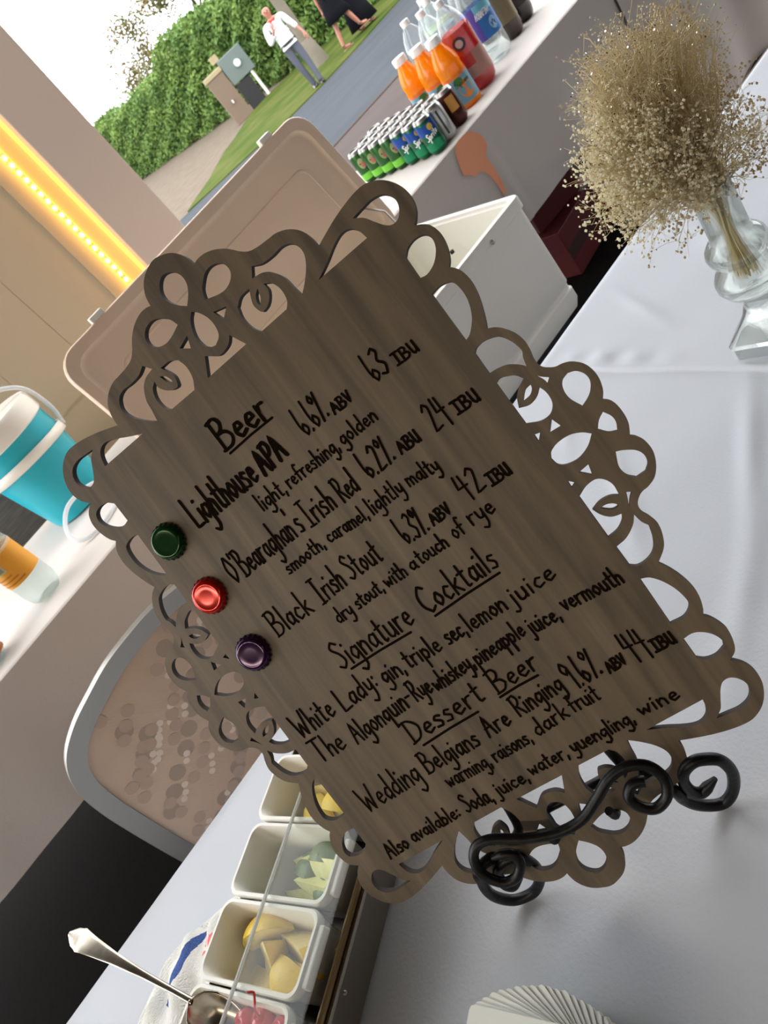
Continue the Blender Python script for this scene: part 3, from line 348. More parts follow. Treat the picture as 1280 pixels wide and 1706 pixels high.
WORDS = [[0,"Beer",[0.11588,0.38025],[0.16752,0.3792],[-0.0009,0.0278],1.25],[0,"_",[0.11854,0.37584],[0.16753,0.37675],[0,0],1.1],[1,"Lighthouse",[0.05255,0.34317],[0.12603,0.34368],[-0.00093,0.02903],1.15],[1,"APA",[0.1319,0.34327],[0.15929,0.34602],[-0.00071,0.02182],1.4],[1,"6.6%",[0.18186,0.34684],[0.20887,0.34821],[-0.00079,0.02421],1.0],[1,"ABV",[0.2123,0.34689],[0.23177,0.34677],[-0.00031,0.00956],1.0],[1,"63",[0.25473,0.3461],[0.27027,0.34661],[-0.00078,0.02341],1.0],[1,"IBU",[0.27669,0.34638],[0.29707,0.34521],[-0.00032,0.00971],1.0],[2,"light,",[0.11175,0.32045],[0.14012,0.32074],[-0.00052,0.01604],0.9],[2,"refreshing,",[0.14345,0.32151],[0.19923,0.32222],[-0.00048,0.01471],0.9],[2,"golden",[0.20278,0.32267],[0.23929,0.32292],[-0.00047,0.01435],0.9],[3,"O'Bearaghan's",[0.05005,0.28464],[0.13283,0.2866],[-0.00081,0.02548],1.0],[3,"Irish",[0.13804,0.28555],[0.16794,0.28661],[-0.00077,0.02377],1.0],[3,"Red",[0.17443,0.28578],[0.19272,0.28702],[-0.00069,0.02147],1.0],[3,"6.2%",[0.20422,0.28799],[0.23198,0.2886],[-0.00076,0.02302],1.0],[3,"ABU",[0.23748,0.28941],[0.25698,0.2889],[-0.00034,0.0104],1.1],[3,"24",[0.27027,0.28685],[0.28709,0.28673],[-0.0008,0.0242],1.0],[3,"IBU",[0.29191,0.28779],[0.31274,0.28669],[-0.00035,0.01057],1.1],[4,"smooth,",[0.0965,0.26439],[0.13857,0.26529],[-0.00042,0.0131],0.9],[4,"caramel,",[0.14353,0.26568],[0.18463,0.26352],[-0.00044,0.0138],0.9],[4,"lightly",[0.18834,0.2634],[0.22195,0.26417],[-0.00051,0.01546],0.9],[4,"malty",[0.22721,0.26466],[0.25604,0.26147],[-0.00047,0.01424],0.9],[5,"Black",[0.05294,0.22632],[0.09485,0.22732],[-0.00075,0.02368],1.0],[5,"Irish",[0.10494,0.22718],[0.13345,0.22942],[-0.00076,0.02369],1.0],[5,"Stout",[0.13962,0.22974],[0.17288,0.22936],[-0.00073,0.02278],1.0],[5,"6.3%",[0.19687,0.2279],[0.21991,0.22675],[-0.00076,0.02318],1.0],[5,"ABV",[0.22399,0.22816],[0.24271,0.2284],[-0.00033,0.01001],1.1],[5,"42",[0.25686,0.22922],[0.27705,0.22915],[-0.00072,0.02157],1.0],[5,"IBU",[0.28102,0.22753],[0.29917,0.22687],[-0.00034,0.0102],1.1],[6,"dry",[0.10682,0.2057],[0.12385,0.2062],[-0.00045,0.01415],0.9],[6,"stout,",[0.12888,0.20673],[0.15815,0.2077],[-0.00043,0.01346],0.9],[6,"with",[0.16122,0.20755],[0.18238,0.20717],[-0.00047,0.01427],0.9],[6,"a",[0.18714,0.20768],[0.19341,0.20779],[-0.00044,0.01365],0.9],[6,"touch",[0.19628,0.20831],[0.22462,0.20802],[-0.00046,0.014],0.9],[6,"of",[0.23195,0.20904],[0.24285,0.20938],[-0.0005,0.01524],0.9],[6,"rye",[0.24965,0.21065],[0.27191,0.20946],[-0.00056,0.01695],0.9],[7,"Signature",[0.08352,0.17181],[0.1628,0.17136],[-0.0008,0.0252],1.05],[7,"_",[0.09103,0.16848],[0.15433,0.16683],[0,0],1.1],[7,"Cocktails",[0.17542,0.17069],[0.24857,0.17242],[-0.00079,0.02414],1.05],[7,"_",[0.18013,0.16707],[0.24491,0.16774],[0,0],1.1],[8,"White",[0.01138,0.13978],[0.05368,0.14261],[-0.00073,0.02315],1.0],[8,"Lady:",[0.06175,0.13977],[0.10285,0.14341],[-0.00069,0.0216],1.0],[8,"gin,",[0.10878,0.14172],[0.13084,0.14089],[-0.00059,0.01819],1.0],[8,"triple",[0.13421,0.14196],[0.16815,0.14023],[-0.00058,0.01792],1.0],[8,"sec,",[0.17528,0.1407],[0.19445,0.14027],[-0.00057,0.01763],1.0],[8,"lemon",[0.19671,0.14006],[0.23342,0.14015],[-0.00057,0.01738],1.0],[8,"juice",[0.23884,0.13964],[0.27974,0.14069],[-0.00056,0.017],1.0],[9,"The",[0.01279,0.11305],[0.04282,0.11301],[-0.0007,0.02216],1.0],[9,"Algonquin-",[0.05309,0.11035],[0.11878,0.11479],[-0.00065,0.02055],1.0],[9,"Rye",[0.12197,0.11477],[0.13977,0.11477],[-0.00061,0.01912],1.0],[9,"whiskey,",[0.14249,0.1125],[0.18284,0.11454],[-0.00055,0.01685],1.0],[9,"pineapple",[0.18492,0.11326],[0.23311,0.11469],[-0.00054,0.01647],1.0],[9,"juice,",[0.23707,0.11219],[0.2641,0.11044],[-0.00053,0.01614],1.0],[9,"vermouth",[0.26943,0.11408],[0.31964,0.1093],[-0.00053,0.01578],1.0],[10,"Dessert",[0.09646,0.08528],[0.17245,0.08704],[-0.00068,0.02111],1.05],[10,"_",[0.10301,0.08021],[0.16076,0.08102],[0,0],1.1],[10,"Beer",[0.18416,0.08492],[0.22566,0.08638],[-0.00067,0.02041],1.05],[10,"_",[0.18386,0.08203],[0.22059,0.08167],[0,0],1.1],[11,"Wedding",[0.02156,0.05301],[0.08364,0.05532],[-0.00076,0.02404],1.0],[11,"Belgians",[0.09093,0.05637],[0.14613,0.05594],[-0.00064,0.02028],1.0],[11,"Are",[0.15524,0.05753],[0.17859,0.05813],[-0.00061,0.01882],1.0],[11,"Ringing",[0.18742,0.05968],[0.23249,0.06122],[-0.00061,0.01843],1.0],[11,"9.6%",[0.23728,0.05594],[0.26519,0.0562],[-0.00082,0.02472],0.95],[11,"ABV",[0.26903,0.05384],[0.28486,0.05408],[-0.00031,0.00939],1.1],[11,"44",[0.28881,0.05281],[0.3061,0.05022],[-0.00083,0.02507],0.95],[11,"IBU",[0.30775,0.05034],[0.32488,0.04883],[-0.00034,0.01012],1.1],[12,"warming,",[0.09949,0.03682],[0.14342,0.03619],[-0.00048,0.0152],0.9],[12,"raisons,",[0.14731,0.03649],[0.18465,0.03675],[-0.00048,0.01488],0.9],[12,"dark",[0.19014,0.03786],[0.22238,0.04023],[-0.00051,0.01557],0.9],[12,"fruit",[0.22627,0.04093],[0.25121,0.03982],[-0.00051,0.01532],0.9],[13,"Also",[0.01147,0.00778],[0.03468,0.00887],[-0.00046,0.01486],0.95],[13,"available:",[0.04052,0.01039],[0.09259,0.01108],[-0.00045,0.01404],0.95],[13,"Soda,",[0.09881,0.01091],[0.126,0.00876],[-0.00055,0.01731],0.95],[13,"juice,",[0.13093,0.01046],[0.16222,0.00935],[-0.00045,0.01403],0.95],[13,"water,",[0.16571,0.01174],[0.20223,0.01133],[-0.00045,0.01378],0.95],[13,"yuengling,",[0.20661,0.01186],[0.26323,0.01015],[-0.00044,0.01343],0.95],[13,"wine",[0.26926,0.01191],[0.3022,0.00982],[-0.00044,0.0131],0.95]]
SCROLL = [[-0.0051,0.4441,0.8441],[0.0015,0.4385,0.8437],[0.0066,0.4331,0.8416],[0.0074,0.4291,0.8372],[0.0038,0.4271,0.8304],[-0.006,0.4297,0.8236],[-0.0159,0.4382,0.8246],[-0.0202,0.4499,0.836],[-0.0147,0.4552,0.849],[-0.0042,0.4531,0.8574],[0.0073,0.4438,0.857],[0.0232,0.4239,0.8469],[0.0422,0.4045,0.8406],[0.061,0.3906,0.8419],[0.0802,0.3822,0.8508],[0.0971,0.3756,0.8597],[0.1116,0.3657,0.8618],[0.1205,0.3543,0.8559],[0.12,0.3455,0.8433],[0.1116,0.3437,0.8319],[0.1001,0.3491,0.8269],[0.0941,0.3572,0.8317],[0.0941,0.3642,0.8411],[0.1006,0.3639,0.8477],[0.1059,0.3607,0.849],[0.1104,0.3558,0.8471]]
FOOT_R = [[0.1472,0.3341,0.8009],[0.1409,0.3389,0.7958],[0.1347,0.3437,0.7913],[0.1308,0.3466,0.7961],[0.1295,0.3476,0.8066],[0.1312,0.3463,0.8196],[0.1353,0.3432,0.8285],[0.1412,0.3387,0.8336],[0.1473,0.3341,0.8334],[0.1562,0.3273,0.8236],[0.1587,0.3254,0.8091],[0.1573,0.3264,0.7938],[0.1515,0.3309,0.7759],[0.1437,0.3368,0.7653],[0.1364,0.3423,0.7652],[0.1274,0.3492,0.7765],[0.1224,0.3529,0.793],[0.1216,0.3536,0.8142]]
FOOT_L = [[-0.0039,0.4458,0.7964],[-0.0126,0.4524,0.7899],[-0.0164,0.4553,0.7963],[-0.0152,0.4544,0.8086],[-0.0103,0.4507,0.8211],[-0.0017,0.4442,0.8284],[0.0067,0.4378,0.8278],[0.0109,0.4346,0.8146],[0.0099,0.4354,0.7974],[0.0031,0.4405,0.779],[-0.0082,0.4491,0.7669],[-0.0219,0.4595,0.7678],[-0.0287,0.4647,0.7799],[-0.0304,0.4659,0.7966],[-0.0258,0.4624,0.8171],[-0.017,0.4558,0.8366]]
BO = [-0.068955, 0.523481, 0.858222]
R1 = [0.796174, -0.604524, 0.025643]
R2 = [0.276294, 0.418745, 0.865051]
BN = [-0.533714, -0.681688, 0.500451]


# ================================================================== SETTING
zg = -.30
struct('floor', MB().box((-6, -6, -.3), (7, 3.25, 0)), M['floor'])
struct('ceiling', MB().box((-3.6, -6, 3.1), (6, 2.3, 3.25)), M['ceil'])
struct('wall_left', MB().box((-3.7, -6, 0), (-3.6, 1.0, 3.1)), M['darkwall'])
struct('wall_right', MB().box((6, -6, 0), (6.1, .2, 3.1)), M['darkwall'])
struct('wall_front', MB().box((-3.7, -4.1, 0), (6.1, -4, 3.1)), M['darkwall'])
wb = MB(); wb.box((-.45, 3.06, 0), (.80, 3.2, 3.1))
for k in range(5): wb.box((-.45+.25*k+.001, 3.057, .92), (-.45+.25*k+.249, 3.06, 3.1))
struct('wall_back', wb, M['wallp'])
struct('trim_1', MB().box((.955, 2.98, 0), (1.172, 3.2, 3.1)), M['pillar'], bevel=.004)
struct('trim_2', MB().box((.80, 3.05, 0), (.955, 3.2, 3.1)), M['wallp'])
gb = MB()
for k in range(3): gb.box((-.45, 3.0, .30*k+.004), (.10, 3.06, .30*k+.296))
gb.box((-.45, 2.97, .9), (.10, 3.06, .925))
struct('trim_3', gb, mat('weathered_grey_boards', (120, 116, 112), .8, col2=(98, 96, 94), nscale=14, stretch=(1, 1, 8)))
# outside ground
def poly(name, pts, z, m, thick=.12):
    return struct(name, MB().loft([[(x, y, z-thick) for x, y in pts], [(x, y, z) for x, y in pts]]), m)
poly('ground_sand', [(-60, -30), (90, -30), (90, 120), (-60, 120)], zg-.06, M['sand'], .3)
poly('ground_paving', [(-40, 3.25), (60, 3.25), (60, 9.45), (-40, 9.45)], zg, M['walk'], .1)
poly('ground_kerb', [(-40, 9.40), (60, 9.40), (60, 9.47), (-40, 9.47)], zg+.012, mat('brown_road_edge', (72, 60, 52), .95), .1)
poly('ground_road', [(-40, 9.47), (60, 9.47), (60, 15.3), (13.2, 15.2), (11.4, 14.86), (10.1, 14.75), (9.1, 14.95), (8.5, 15.4), (6.6, 16.6), (-40, 19)], zg+.004, M['asphalt'], .1)
gp = [(6.75, 16.5), (8.5, 15.42), (9.1, 14.97), (10.1, 14.77), (11.4, 14.88), (13.2, 15.22), (60, 15.32), (60, 19), (16, 19.5), (15, 22), (13.6, 22.6), (12.6, 22.3), (10.9, 20.6), (10.0, 19.9), (8.3, 17.95), (7.1, 16.9)]
poly('ground_grass', gp, zg+.03, M['grass'], .1)

# ================================================================== THE MENU BOARD
bmat = Matrix(((R1[0], R2[0], BN[0], BO[0]), (R1[1], R2[1], BN[1], BO[1]), (R1[2], R2[2], BN[2], BO[2]), (0, 0, 0, 1)))
board = bpy.data.objects.new('menu_board', None); COL.objects.link(board); board.matrix_world = bmat
tag(board, 'large grey-stained wooden menu board with cut-out scrollwork edge and handwritten drinks list', 'sign')
def wood():
    m = bpy.data.materials.new('grey_stained_plywood'); m.use_nodes = True; nt = m.node_tree; b = nt.nodes['Principled BSDF']; N = nt.nodes.new; Lk = nt.links.new
    tc = N('ShaderNodeTexCoord'); mp = N('ShaderNodeMapping'); mp.inputs['Scale'].default_value = (22, 1.6, 1); Lk(tc.outputs['Object'], mp.inputs[0])
    n = N('ShaderNodeTexNoise'); n.inputs['Scale'].default_value = 3; n.inputs['Detail'].default_value = 6; n.inputs['Distortion'].default_value = .6; Lk(mp.outputs[0], n.inputs[0])
    r = N('ShaderNodeValToRGB'); e = r.color_ramp.elements
    e[0].position = .3; e[0].color = lin((98, 87, 74)); e[1].position = .72; e[1].color = lin((136, 121, 100)); Lk(n.outputs['Fac'], r.inputs[0])
    mp2 = N('ShaderNodeMapping'); mp2.inputs['Scale'].default_value = (120, 4, 1); Lk(tc.outputs['Object'], mp2.inputs[0])
    n2 = N('ShaderNodeTexNoise'); n2.inputs['Scale'].default_value = 2.5; n2.inputs['Detail'].default_value = 3; Lk(mp2.outputs[0], n2.inputs[0])
    mx = N('ShaderNodeMix'); mx.data_type = 'RGBA'; mx.blend_type = 'MULTIPLY'; mx.inputs[0].default_value = .22
    r2 = N('ShaderNodeValToRGB'); r2.color_ramp.elements[0].position = .3; r2.color_ramp.elements[0].color = (.55, .52, .48, 1); r2.color_ramp.elements[1].position = .6; Lk(n2.outputs['Fac'], r2.inputs[0])
    Lk(r.outputs[0], mx.inputs[6]); Lk(r2.outputs[0], mx.inputs[7]); Lk(mx.outputs[2], b.inputs['Base Color'])
    b.inputs['Roughness'].default_value = .46
    bp = N('ShaderNodeBump'); bp.inputs['Strength'].default_value = .08; bp.inputs['Distance'].default_value = .001; Lk(n2.outputs['Fac'], bp.inputs['Height']); Lk(bp.outputs[0], b.inputs['Normal'])
    return m
wood_m = wood(); char_m = mat('laser_charred_edge', (44, 32, 24), .8)
TH = .0062
cu = bpy.data.curves.new('board_curve', 'CURVE'); cu.dimensions = '2D'; cu.fill_mode = 'BOTH'; cu.extrude = TH/2
for loop in [OUTLINE]+HOLES:
    pts = catmull([(p[0], p[1]) for p in loop], True, 5, 42)
    sp = cu.splines.new('POLY'); sp.points.add(len(pts)-1); sp.use_cyclic_u = True
    for q, p in zip(sp.points, pts): q.co = (p.x, p.y, 0, 1)
tmp = bpy.data.objects.new('t', cu); COL.objects.link(tmp); bpy.context.view_layer.update()
me = bpy.data.meshes.new_from_object(tmp.evaluated_get(bpy.context.evaluated_depsgraph_get())); bpy.data.objects.remove(tmp)
me.name = 'fretwork_panel'; me.materials.clear(); me.materials.append(wood_m); me.materials.append(char_m)
for v in me.vertices: v.co.z -= TH/2
for p in me.polygons:
    p.use_smooth = False; p.material_index = 0 if abs(p.normal.z) > .7 else 1
pan = bpy.data.objects.new('fretwork_panel', me); COL.objects.link(pan); pan.parent = board
lift = .00035
for ln in sorted(set(w_[0] for w_ in WORDS)):
    mb = MB()
    for (l_, text, a, c, h, bold) in WORDS:
        if l_ != ln: continue
        hw = .00100*bold
        if text == '_':
            ribbon(mb, [Vector(a), Vector(a).lerp(Vector(c), .5)+Vector((0, .0006)), Vector(c)], hw, lambda p: (p.x, p.y, lift*.9))
        else:
            for rep in range(2 if bold > 1.1 and text not in ('ABV', 'IBU', 'ABU') else 1):
                o_ = Vector((rep*.0007, -rep*.0006))
                write_on(mb, text, Vector(a)+o_, Vector(c)+o_, h, hw, lambda p: (p.x, p.y, lift*R.uniform(.9, 1.1)), .012)
    mb.build('handwritten_line', M['ink'], board, False)
# bottle-cap magnets on the board
def cap(u, v, col, label):
    o = bpy.data.objects.new('bottle_cap', None); COL.objects.link(o)
    o.matrix_world = bmat @ Matrix.Translation((u, v, .0004)) @ Matrix.Rotation(R.uniform(0, 1), 4, 'Z'); tag(o, label, 'bottle cap', 'bottle caps on the menu board')
    def fx(a, r, z):
        k = max(0, min(1, (.0048-z)/.0048)) if r > .0135 else 0
        return r*(1+.055*k*math.cos(21*a))
    MB().lathe([(.0162, 0), (.0166, .0006), (.0158, .003), (.0148, .0048), (.0138, .0058), (.0122, .0063), (.011, .0061), (.006, .0062), (.0005, .0062)], 126, fx).build('crimped_cap', mat('cap_enamel', col, .12, .3, spec=.5), o)
cap(.0240, .3502, (14, 62, 26), 'green metal bottle cap at the upper left of the menu board')
cap(.0244, .2909, (182, 24, 14), 'red metal bottle cap between the green and purple ones')
cap(.0254, .2279, (52, 22, 66), 'dark purple metal bottle cap, lowest of the three')

# ================================================================== EASEL
es = thing('scroll_easel', 'black wrought iron scroll easel holding up the menu board', 'easel', (.045, .45, .76))
B_ = lambda u, v, d: bmat @ Vector((u, v, d))
def etube(name, pts, r, k=5, n=10, taper=True):
    P = catmull(pts, False, k, 120); rr = [r]*len(P)
    if taper:
        for i in range(min(6, len(P))): rr[i] = r*(.45+.55*i/6)
    MB().tube(P, rr, n).build(name, M['iron'], es, local=False)
etube('scroll_rest', SCROLL, .0046)
# rods go up behind the board to a common top
top_ = B_(.165, .30, -.035)
etube('front_leg', FOOT_R+[list(B_(.238, -.034, -.016)), list(B_(.230, -.020, -.015)), list(B_(.222, .06, -.018)), list(B_(.185, .24, -.030)), list(top_)], .0050)
etube('front_leg', FOOT_L+[list(B_(.112, -.036, -.016)), list(B_(.1245, -.022, -.015)), list(B_(.130, .06, -.018)), list(B_(.150, .24, -.030)), list(top_)], .0050)
back_ft = Vector((.20, .66, .7645))
etube('rear_leg', [list(top_), list(top_.lerp(back_ft, .5)), list(back_ft)], .0045, taper=False)
etube('cross_bar', [list(B_(.1245, -.024, -.0155)), list(B_(.175, -.025, -.0160)), list(B_(.230, -.024, -.0155))], .0042, taper=False)
for (u, v) in ((.150, -.036), (.205, -.040)):
    etube('hook', [list(B_(u, v+.011, -.0155)), list(B_(u, v-.006, -.010)), list(B_(u, v-.006, .004)), list(B_(u, v+.004, .012))], .0036, taper=False)

# ================================================================== NEAR (BAR) TABLE
X0, X1, Y0, Y1, ZT = -1.3, 2.6, .17, .938, .76
def fold(x, y):
    d = x-.648-.03*(y-.7)-.0015*math.sin(y*23)
    z = .0045/(1+math.exp(-max(-60, min(60, d*900)))) if abs(d) < .3 else (.0045 if d > 0 else 0)
    z += .0008*math.exp(-((d-.004)/.004)**2)
    z += .0045*math.exp(-((d-.022)/.014)**2)*(.5+.5*math.sin(y*95))*math.exp(-((y-.80)/.10)**2)
    z += .0016*math.sin(7*x+2.3*y+1)*math.sin(5.1*y-1.7*x)+.0007*math.sin(31*x+17*y)*math.sin(13*x-22*y)
    for (ax, ay, dx, dy, ln_, am, wd_) in ((.43, .62, .74, .67, .09, .0022, .010), (.52, .50, .9, .43, .1, .0022, .012), (.78, .80, .5, .86, .08, .002, .009), (.55, .80, .8, .6, .06, .0018, .008), (.9, .72, .6, .8, .09, .002, .012), (.34, .42, .9, .3, .1, .0016, .014), (.62, .44, .75, .66, .08, .0022, .010)):
        px, py = x-ax, y-ay; al = px*dx+py*dy; ac = -px*dy+py*dx
        z += am*1.9*math.exp(-(al/ln_)**2-(ac/wd_)**2)
    return z
tb = thing('folding_table', 'long bar table hidden under the nearest white tablecloth', 'table', (.6, .55, 0))
MB().box((X0+.02, Y0+.02, .725), (X1-.02, Y1-.012, .752)).build('tabletop', M['grey'], tb, False, local=False)
for lx in (X0+.1, X1-.1):
    for ly in (Y0+.1, Y1-.1): MB().tube([(lx, ly, 0), (lx, ly, .725)], .016, 10).build('leg', M['grey'], tb, local=False)
def bar_cloth():
    mb = MB(); nx = 520; ny = 130
    xs = []
    for i in range(nx+1):
        t = i/nx; xs.append(X0+(X1-X0)*t)
    xs = sorted(set([round(x, 5) for x in xs]+[.648+.0012*k for k in range(-14, 30)]))
    rows = []
    hang = [(Y0-.012, .30), (Y0-.010, .5), (Y0-.008, .70), (Y0-.004, .752)]
    for (y, z) in hang: rows.append([(x, y+.010*math.sin(x*26)*(.76-z)*1.2, z+.0) for x in xs])
    for j in range(ny+1):
        y = Y0+(Y1-Y0)*j/ny
        e = min(1, min(y-Y0, Y1-y)/.012+.15)
        rows.append([(x, y, ZT-.0018+fold(x, y)*e) for x in xs])
    for (y, z) in [(Y1+.004, .752), (Y1+.008, .70), (Y1+.010, .5), (Y1+.012, .30)]: rows.append([(x, y+.012*math.sin(x*23+1)*(.76-z)*1.2, z) for x in xs])
    mb.loft(rows, False, False, closed=False); return mb.build('tablecloth', M['cloth'])
tag(bar_cloth(), 'white tablecloth on the near bar table under the menu board and glass vase', 'tablecloth')

# ================================================================== GARNISH TRAY
tx = Vector((.895, .445, 0)).normalized(); sy_ = Vector((tx.y, -tx.x, 0))
GO = Vector((-.2636, .6595, 0)); PITCH = .0777
yaw_t = math.atan2(tx.y, tx.x)
def ts(t, s_, z): return GO+tx*t+sy_*s_+Vector((0, 0, z))
tr = thing('garnish_tray', 'long stainless steel condiment tray holding white garnish bins', 'tray', ts(.08, .07, .762), (0, 0, yaw_t))
# local x = along, local y = -s
def LT(t, s_, z): return (t-.08, -(s_-.07), z-.762)
tm = MB(); a0, a1 = -.20, .262
def ring(t0, t1, s0, s1, z): return [LT(t0, s0, z), LT(t1, s0, z), LT(t1, s1, z), LT(t0, s1, z)]
tm.loft([ring(a0, a1, .006, .137, .763), ring(a0, a1, -.002, .160, .832), ring(a0, a1, -.002, .170, .834), ring(a0, a1, -.002, .170, .838), ring(a0, a1, .000, .156, .838), ring(a0+.004, a1-.004, .009, .134, .768)])
tm.build('steel_casing', M['steel'], tr, False)
rl = MB(); rl.tube([LT(a0, .164, .841), LT(a1, .164, .841)], .0035, 8); rl.build('front_rail', mat('worn_brass_coloured_rail', (176, 150, 112), .28, .95), tr)
for t_ in (.02, .135, .2): MB().ball(LT(t_, .172, .830), .0025, 8, 6).build('rivet', M['steel'], tr)
pv = MB(); pv.box(LT(a0+.01, .205-.041, .8605), LT(a1-.012, .0672, .8630)); pv.build('clear_flap_lid', M['acryl'], tr, False)
pe = MB(); pe.box(LT(a0+.01, .0672, .8602), LT(a1-.012, .0650, .8633)); pe.build('flap_edge', M['acryledge'], tr, False)
BINS = [(-.0388, 'white garnish bin of red cherries, nearest the spoon', 'cherries'), (.0388, 'white garnish bin of lemon wedges beside the cherry bin', 'lemons'),
        (.1166, 'white garnish bin of lime wedges behind the lemon bin', 'limes'), (.1944, 'white garnish bin of mixed lemon and lime, farthest of the four', 'mixed')]
def make_bin(label):
    o = thing('garnish_bin', label, 'bin', group='white bins in the garnish tray')
    w_, d_ = PITCH-.002, .143
    mb = MB(); L = []
    for (iw, z, r) in ((.012, -.080, .010), (.002, -.010, .012), (.0005, -.0085, .013), (0, -.0012, .013), (.0012, .0012, .0125), (.004, .0012, .012), (.0052, -.001, .0115), (.0075, -.02, .011), (.016, -.076, .009)):
        L.append(rrect(0, 0, w_-2*iw, d_-2*iw, r, z, 5))
    mb.loft(L); mb.build('tub', M['binw'], o)
    MB().box((-.026, -.0775, -.012), (.026, -.070, -.0015)).build('lip_tab', M['binw'], o, False, bevel=.002)
    return o
b0 = make_bin(BINS[0][1])
bin_loc = []
for k, (t, label, what) in enumerate(BINS):
    p = ts(t, .0712, .8555); bin_loc.append(p)
    if k == 0: b0.location = p; b0.rotation_euler = (0, 0, yaw_t)
    else: dup(b0, p, (0, 0, yaw_t), label)
def BL(k, x, y, z):   # point inside bin k: x along the tray, y across (+ = towards the bartender edge)
    return bin_loc[k]+tx*x-sy_*y+Vector((0, 0, z))
# citrus wedges
def wedge(name, label, cat, rind, flesh, r=.0285, ang=68, group=None):
    o = thing(name, label, cat, group=group); a = math.radians(ang)/2; n = 7; m = 12
    mb = MB(); mb.grid(lambda u, v: (r*1.22*math.cos(PI*v), r*math.sin(PI*v)*math.cos(-a+2*a*u), r*math.sin(PI*v)*math.sin(-a+2*a*u)), n, m)
    mb.build('rind', rind, o)
    fm = MB()
    for sg in (-1, 1):
        pts = [(r*1.2*math.cos(PI*k/m), r*.985*math.sin(PI*k/m)*math.cos(a), sg*r*.985*math.sin(PI*k/m)*math.sin(a)) for k in range(m+1)]
        fm.add(pts+[(0, -.0005, 0)], [(i, i+1, m+1) for i in range(m)])
    fm.build('flesh', flesh, o, False); return o
lemr = mat('lemon_rind', (240, 204, 60), .45, bump=.2, nscale=300); lemf = mat('lemon_flesh', (250, 236, 172), .35, col2=(240, 216, 130), nscale=160, sss=.15)
limr = mat('lime_rind', (84, 112, 36), .4, bump=.2, nscale=300); limf = mat('lime_flesh', (240, 240, 168), .35, col2=(222, 224, 132), nscale=160, sss=.15)
lw = wedge('lemon_wedge', 'x', 'lemon wedge', lemr, lemf, group='lemon wedges in the garnish bins')
gw = wedge('lime_wedge', 'x', 'lime wedge', limr, limf, r=.025, group='lime wedges in the garnish bins')
def E3(x, y, z): return (math.radians(x), math.radians(y), math.radians(z)+yaw_t)
used = {'l': 0, 'g': 0}
def put(kind, k, x, y, z, rot, label):
    src = lw if kind == 'l' else gw; p = BL(k, x, y, z)
    if used[kind] == 0: src.location = p; src.rotation_euler = E3(*rot); src['label'] = label
    else: dup(src, p, E3(*rot), label)
    used[kind] += 1
put('l', 1, -0.012, 0.030, -.050, (-20, 15, 80), 'lemon wedge on its side nearest the bartender wall of the lemon bin')
put('l', 1, 0.006, 0.026, -.026, (-80, 40, 87), 'long lemon wedge standing on end in front of the clear flap edge')
put('l', 1, 0.013, 0.024, -0.038, (120, 10, 110), 'yellow-skinned lemon wedge at the far bartender corner of the lemon bin')
put('l', 1, 0.013, -0.014, -.022, (-95, 20, 75), 'biggest lemon wedge, cut face up in the middle of the lemon bin')
put('l', 1, -0.013, -0.022, -0.046, (80, 10, 79), 'lemon wedge with its rind up behind the upright cherry stem')
put('l', 1, -0.013, 0.002, -.034, (-70, 15, 71), 'lemon wedge with cut face up beside the cherry side of the lemon bin')
put('l', 1, -0.004, -0.036, -.026, (-60, 30, 80), 'lemon wedge leaning on the guest-side wall of the lemon bin')
put('l', 1, 0.013, -0.036, -.034, (-110, 0, 91), 'lemon wedge in the far guest-side corner of the lemon bin')
put('l', 1, 0.004, 0.008, -.052, (-90, 10, 60), 'lemon wedge at the bottom of the lemon bin under the others')
put('g', 2, -0.013, -0.018, -.022, (-105, 10, 83), 'pale lime wedge with cut face showing, front of the lime bin')
put('g', 2, 0.004, 0.004, -0.052, (100, 20, 70), 'dark green lime wedge behind the pale one in the lime bin')
put('g', 2, -0.012, 0.016, -.046, (-80, 10, 95), 'lime wedge low by the clear flap edge in the lime bin')
put('g', 2, 0.013, -0.022, -0.042, (110, 20, 83), 'green-skinned lime wedge against the far wall of the lime bin')
put('g', 2, 0.010, -0.036, -.016, (-70, 10, 85), 'lime wedge highest at the guest-side wall of the lime bin')
put('g', 2, -0.013, -0.036, -0.050, (70, 10, 75), 'lime wedge below the highest one at the guest side of the lime bin')
put('g', 2, 0.013, 0.004, -.026, (-100, 20, 91), 'lime wedge at the far middle of the lime bin')
put('l', 3, -0.013, 0.014, -0.052, (90, 10, 60), 'lemon wedge by the near wall of the mixed fruit bin')
put('l', 3, -0.006, -0.004, -.026, (-90, 10, 87), 'lemon wedge with cut face up in the mixed fruit bin')
put('l', 3, 0.013, 0.016, -.026, (-90, 10, 90), 'lemon wedge at the far wall of the mixed fruit bin')
put('l', 3, -0.013, -0.036, -0.030, (100, 10, 79), 'bright lemon wedge on the guest side of the mixed fruit bin')
put('g', 3, 0.008, -0.036, -0.036, (110, 10, 91), 'lime wedge next to the bright lemon in the mixed fruit bin')
put('g', 3, -0.013, -0.022, -.040, (-90, 10, 75), 'lime wedge low in the middle of the mixed fruit bin')
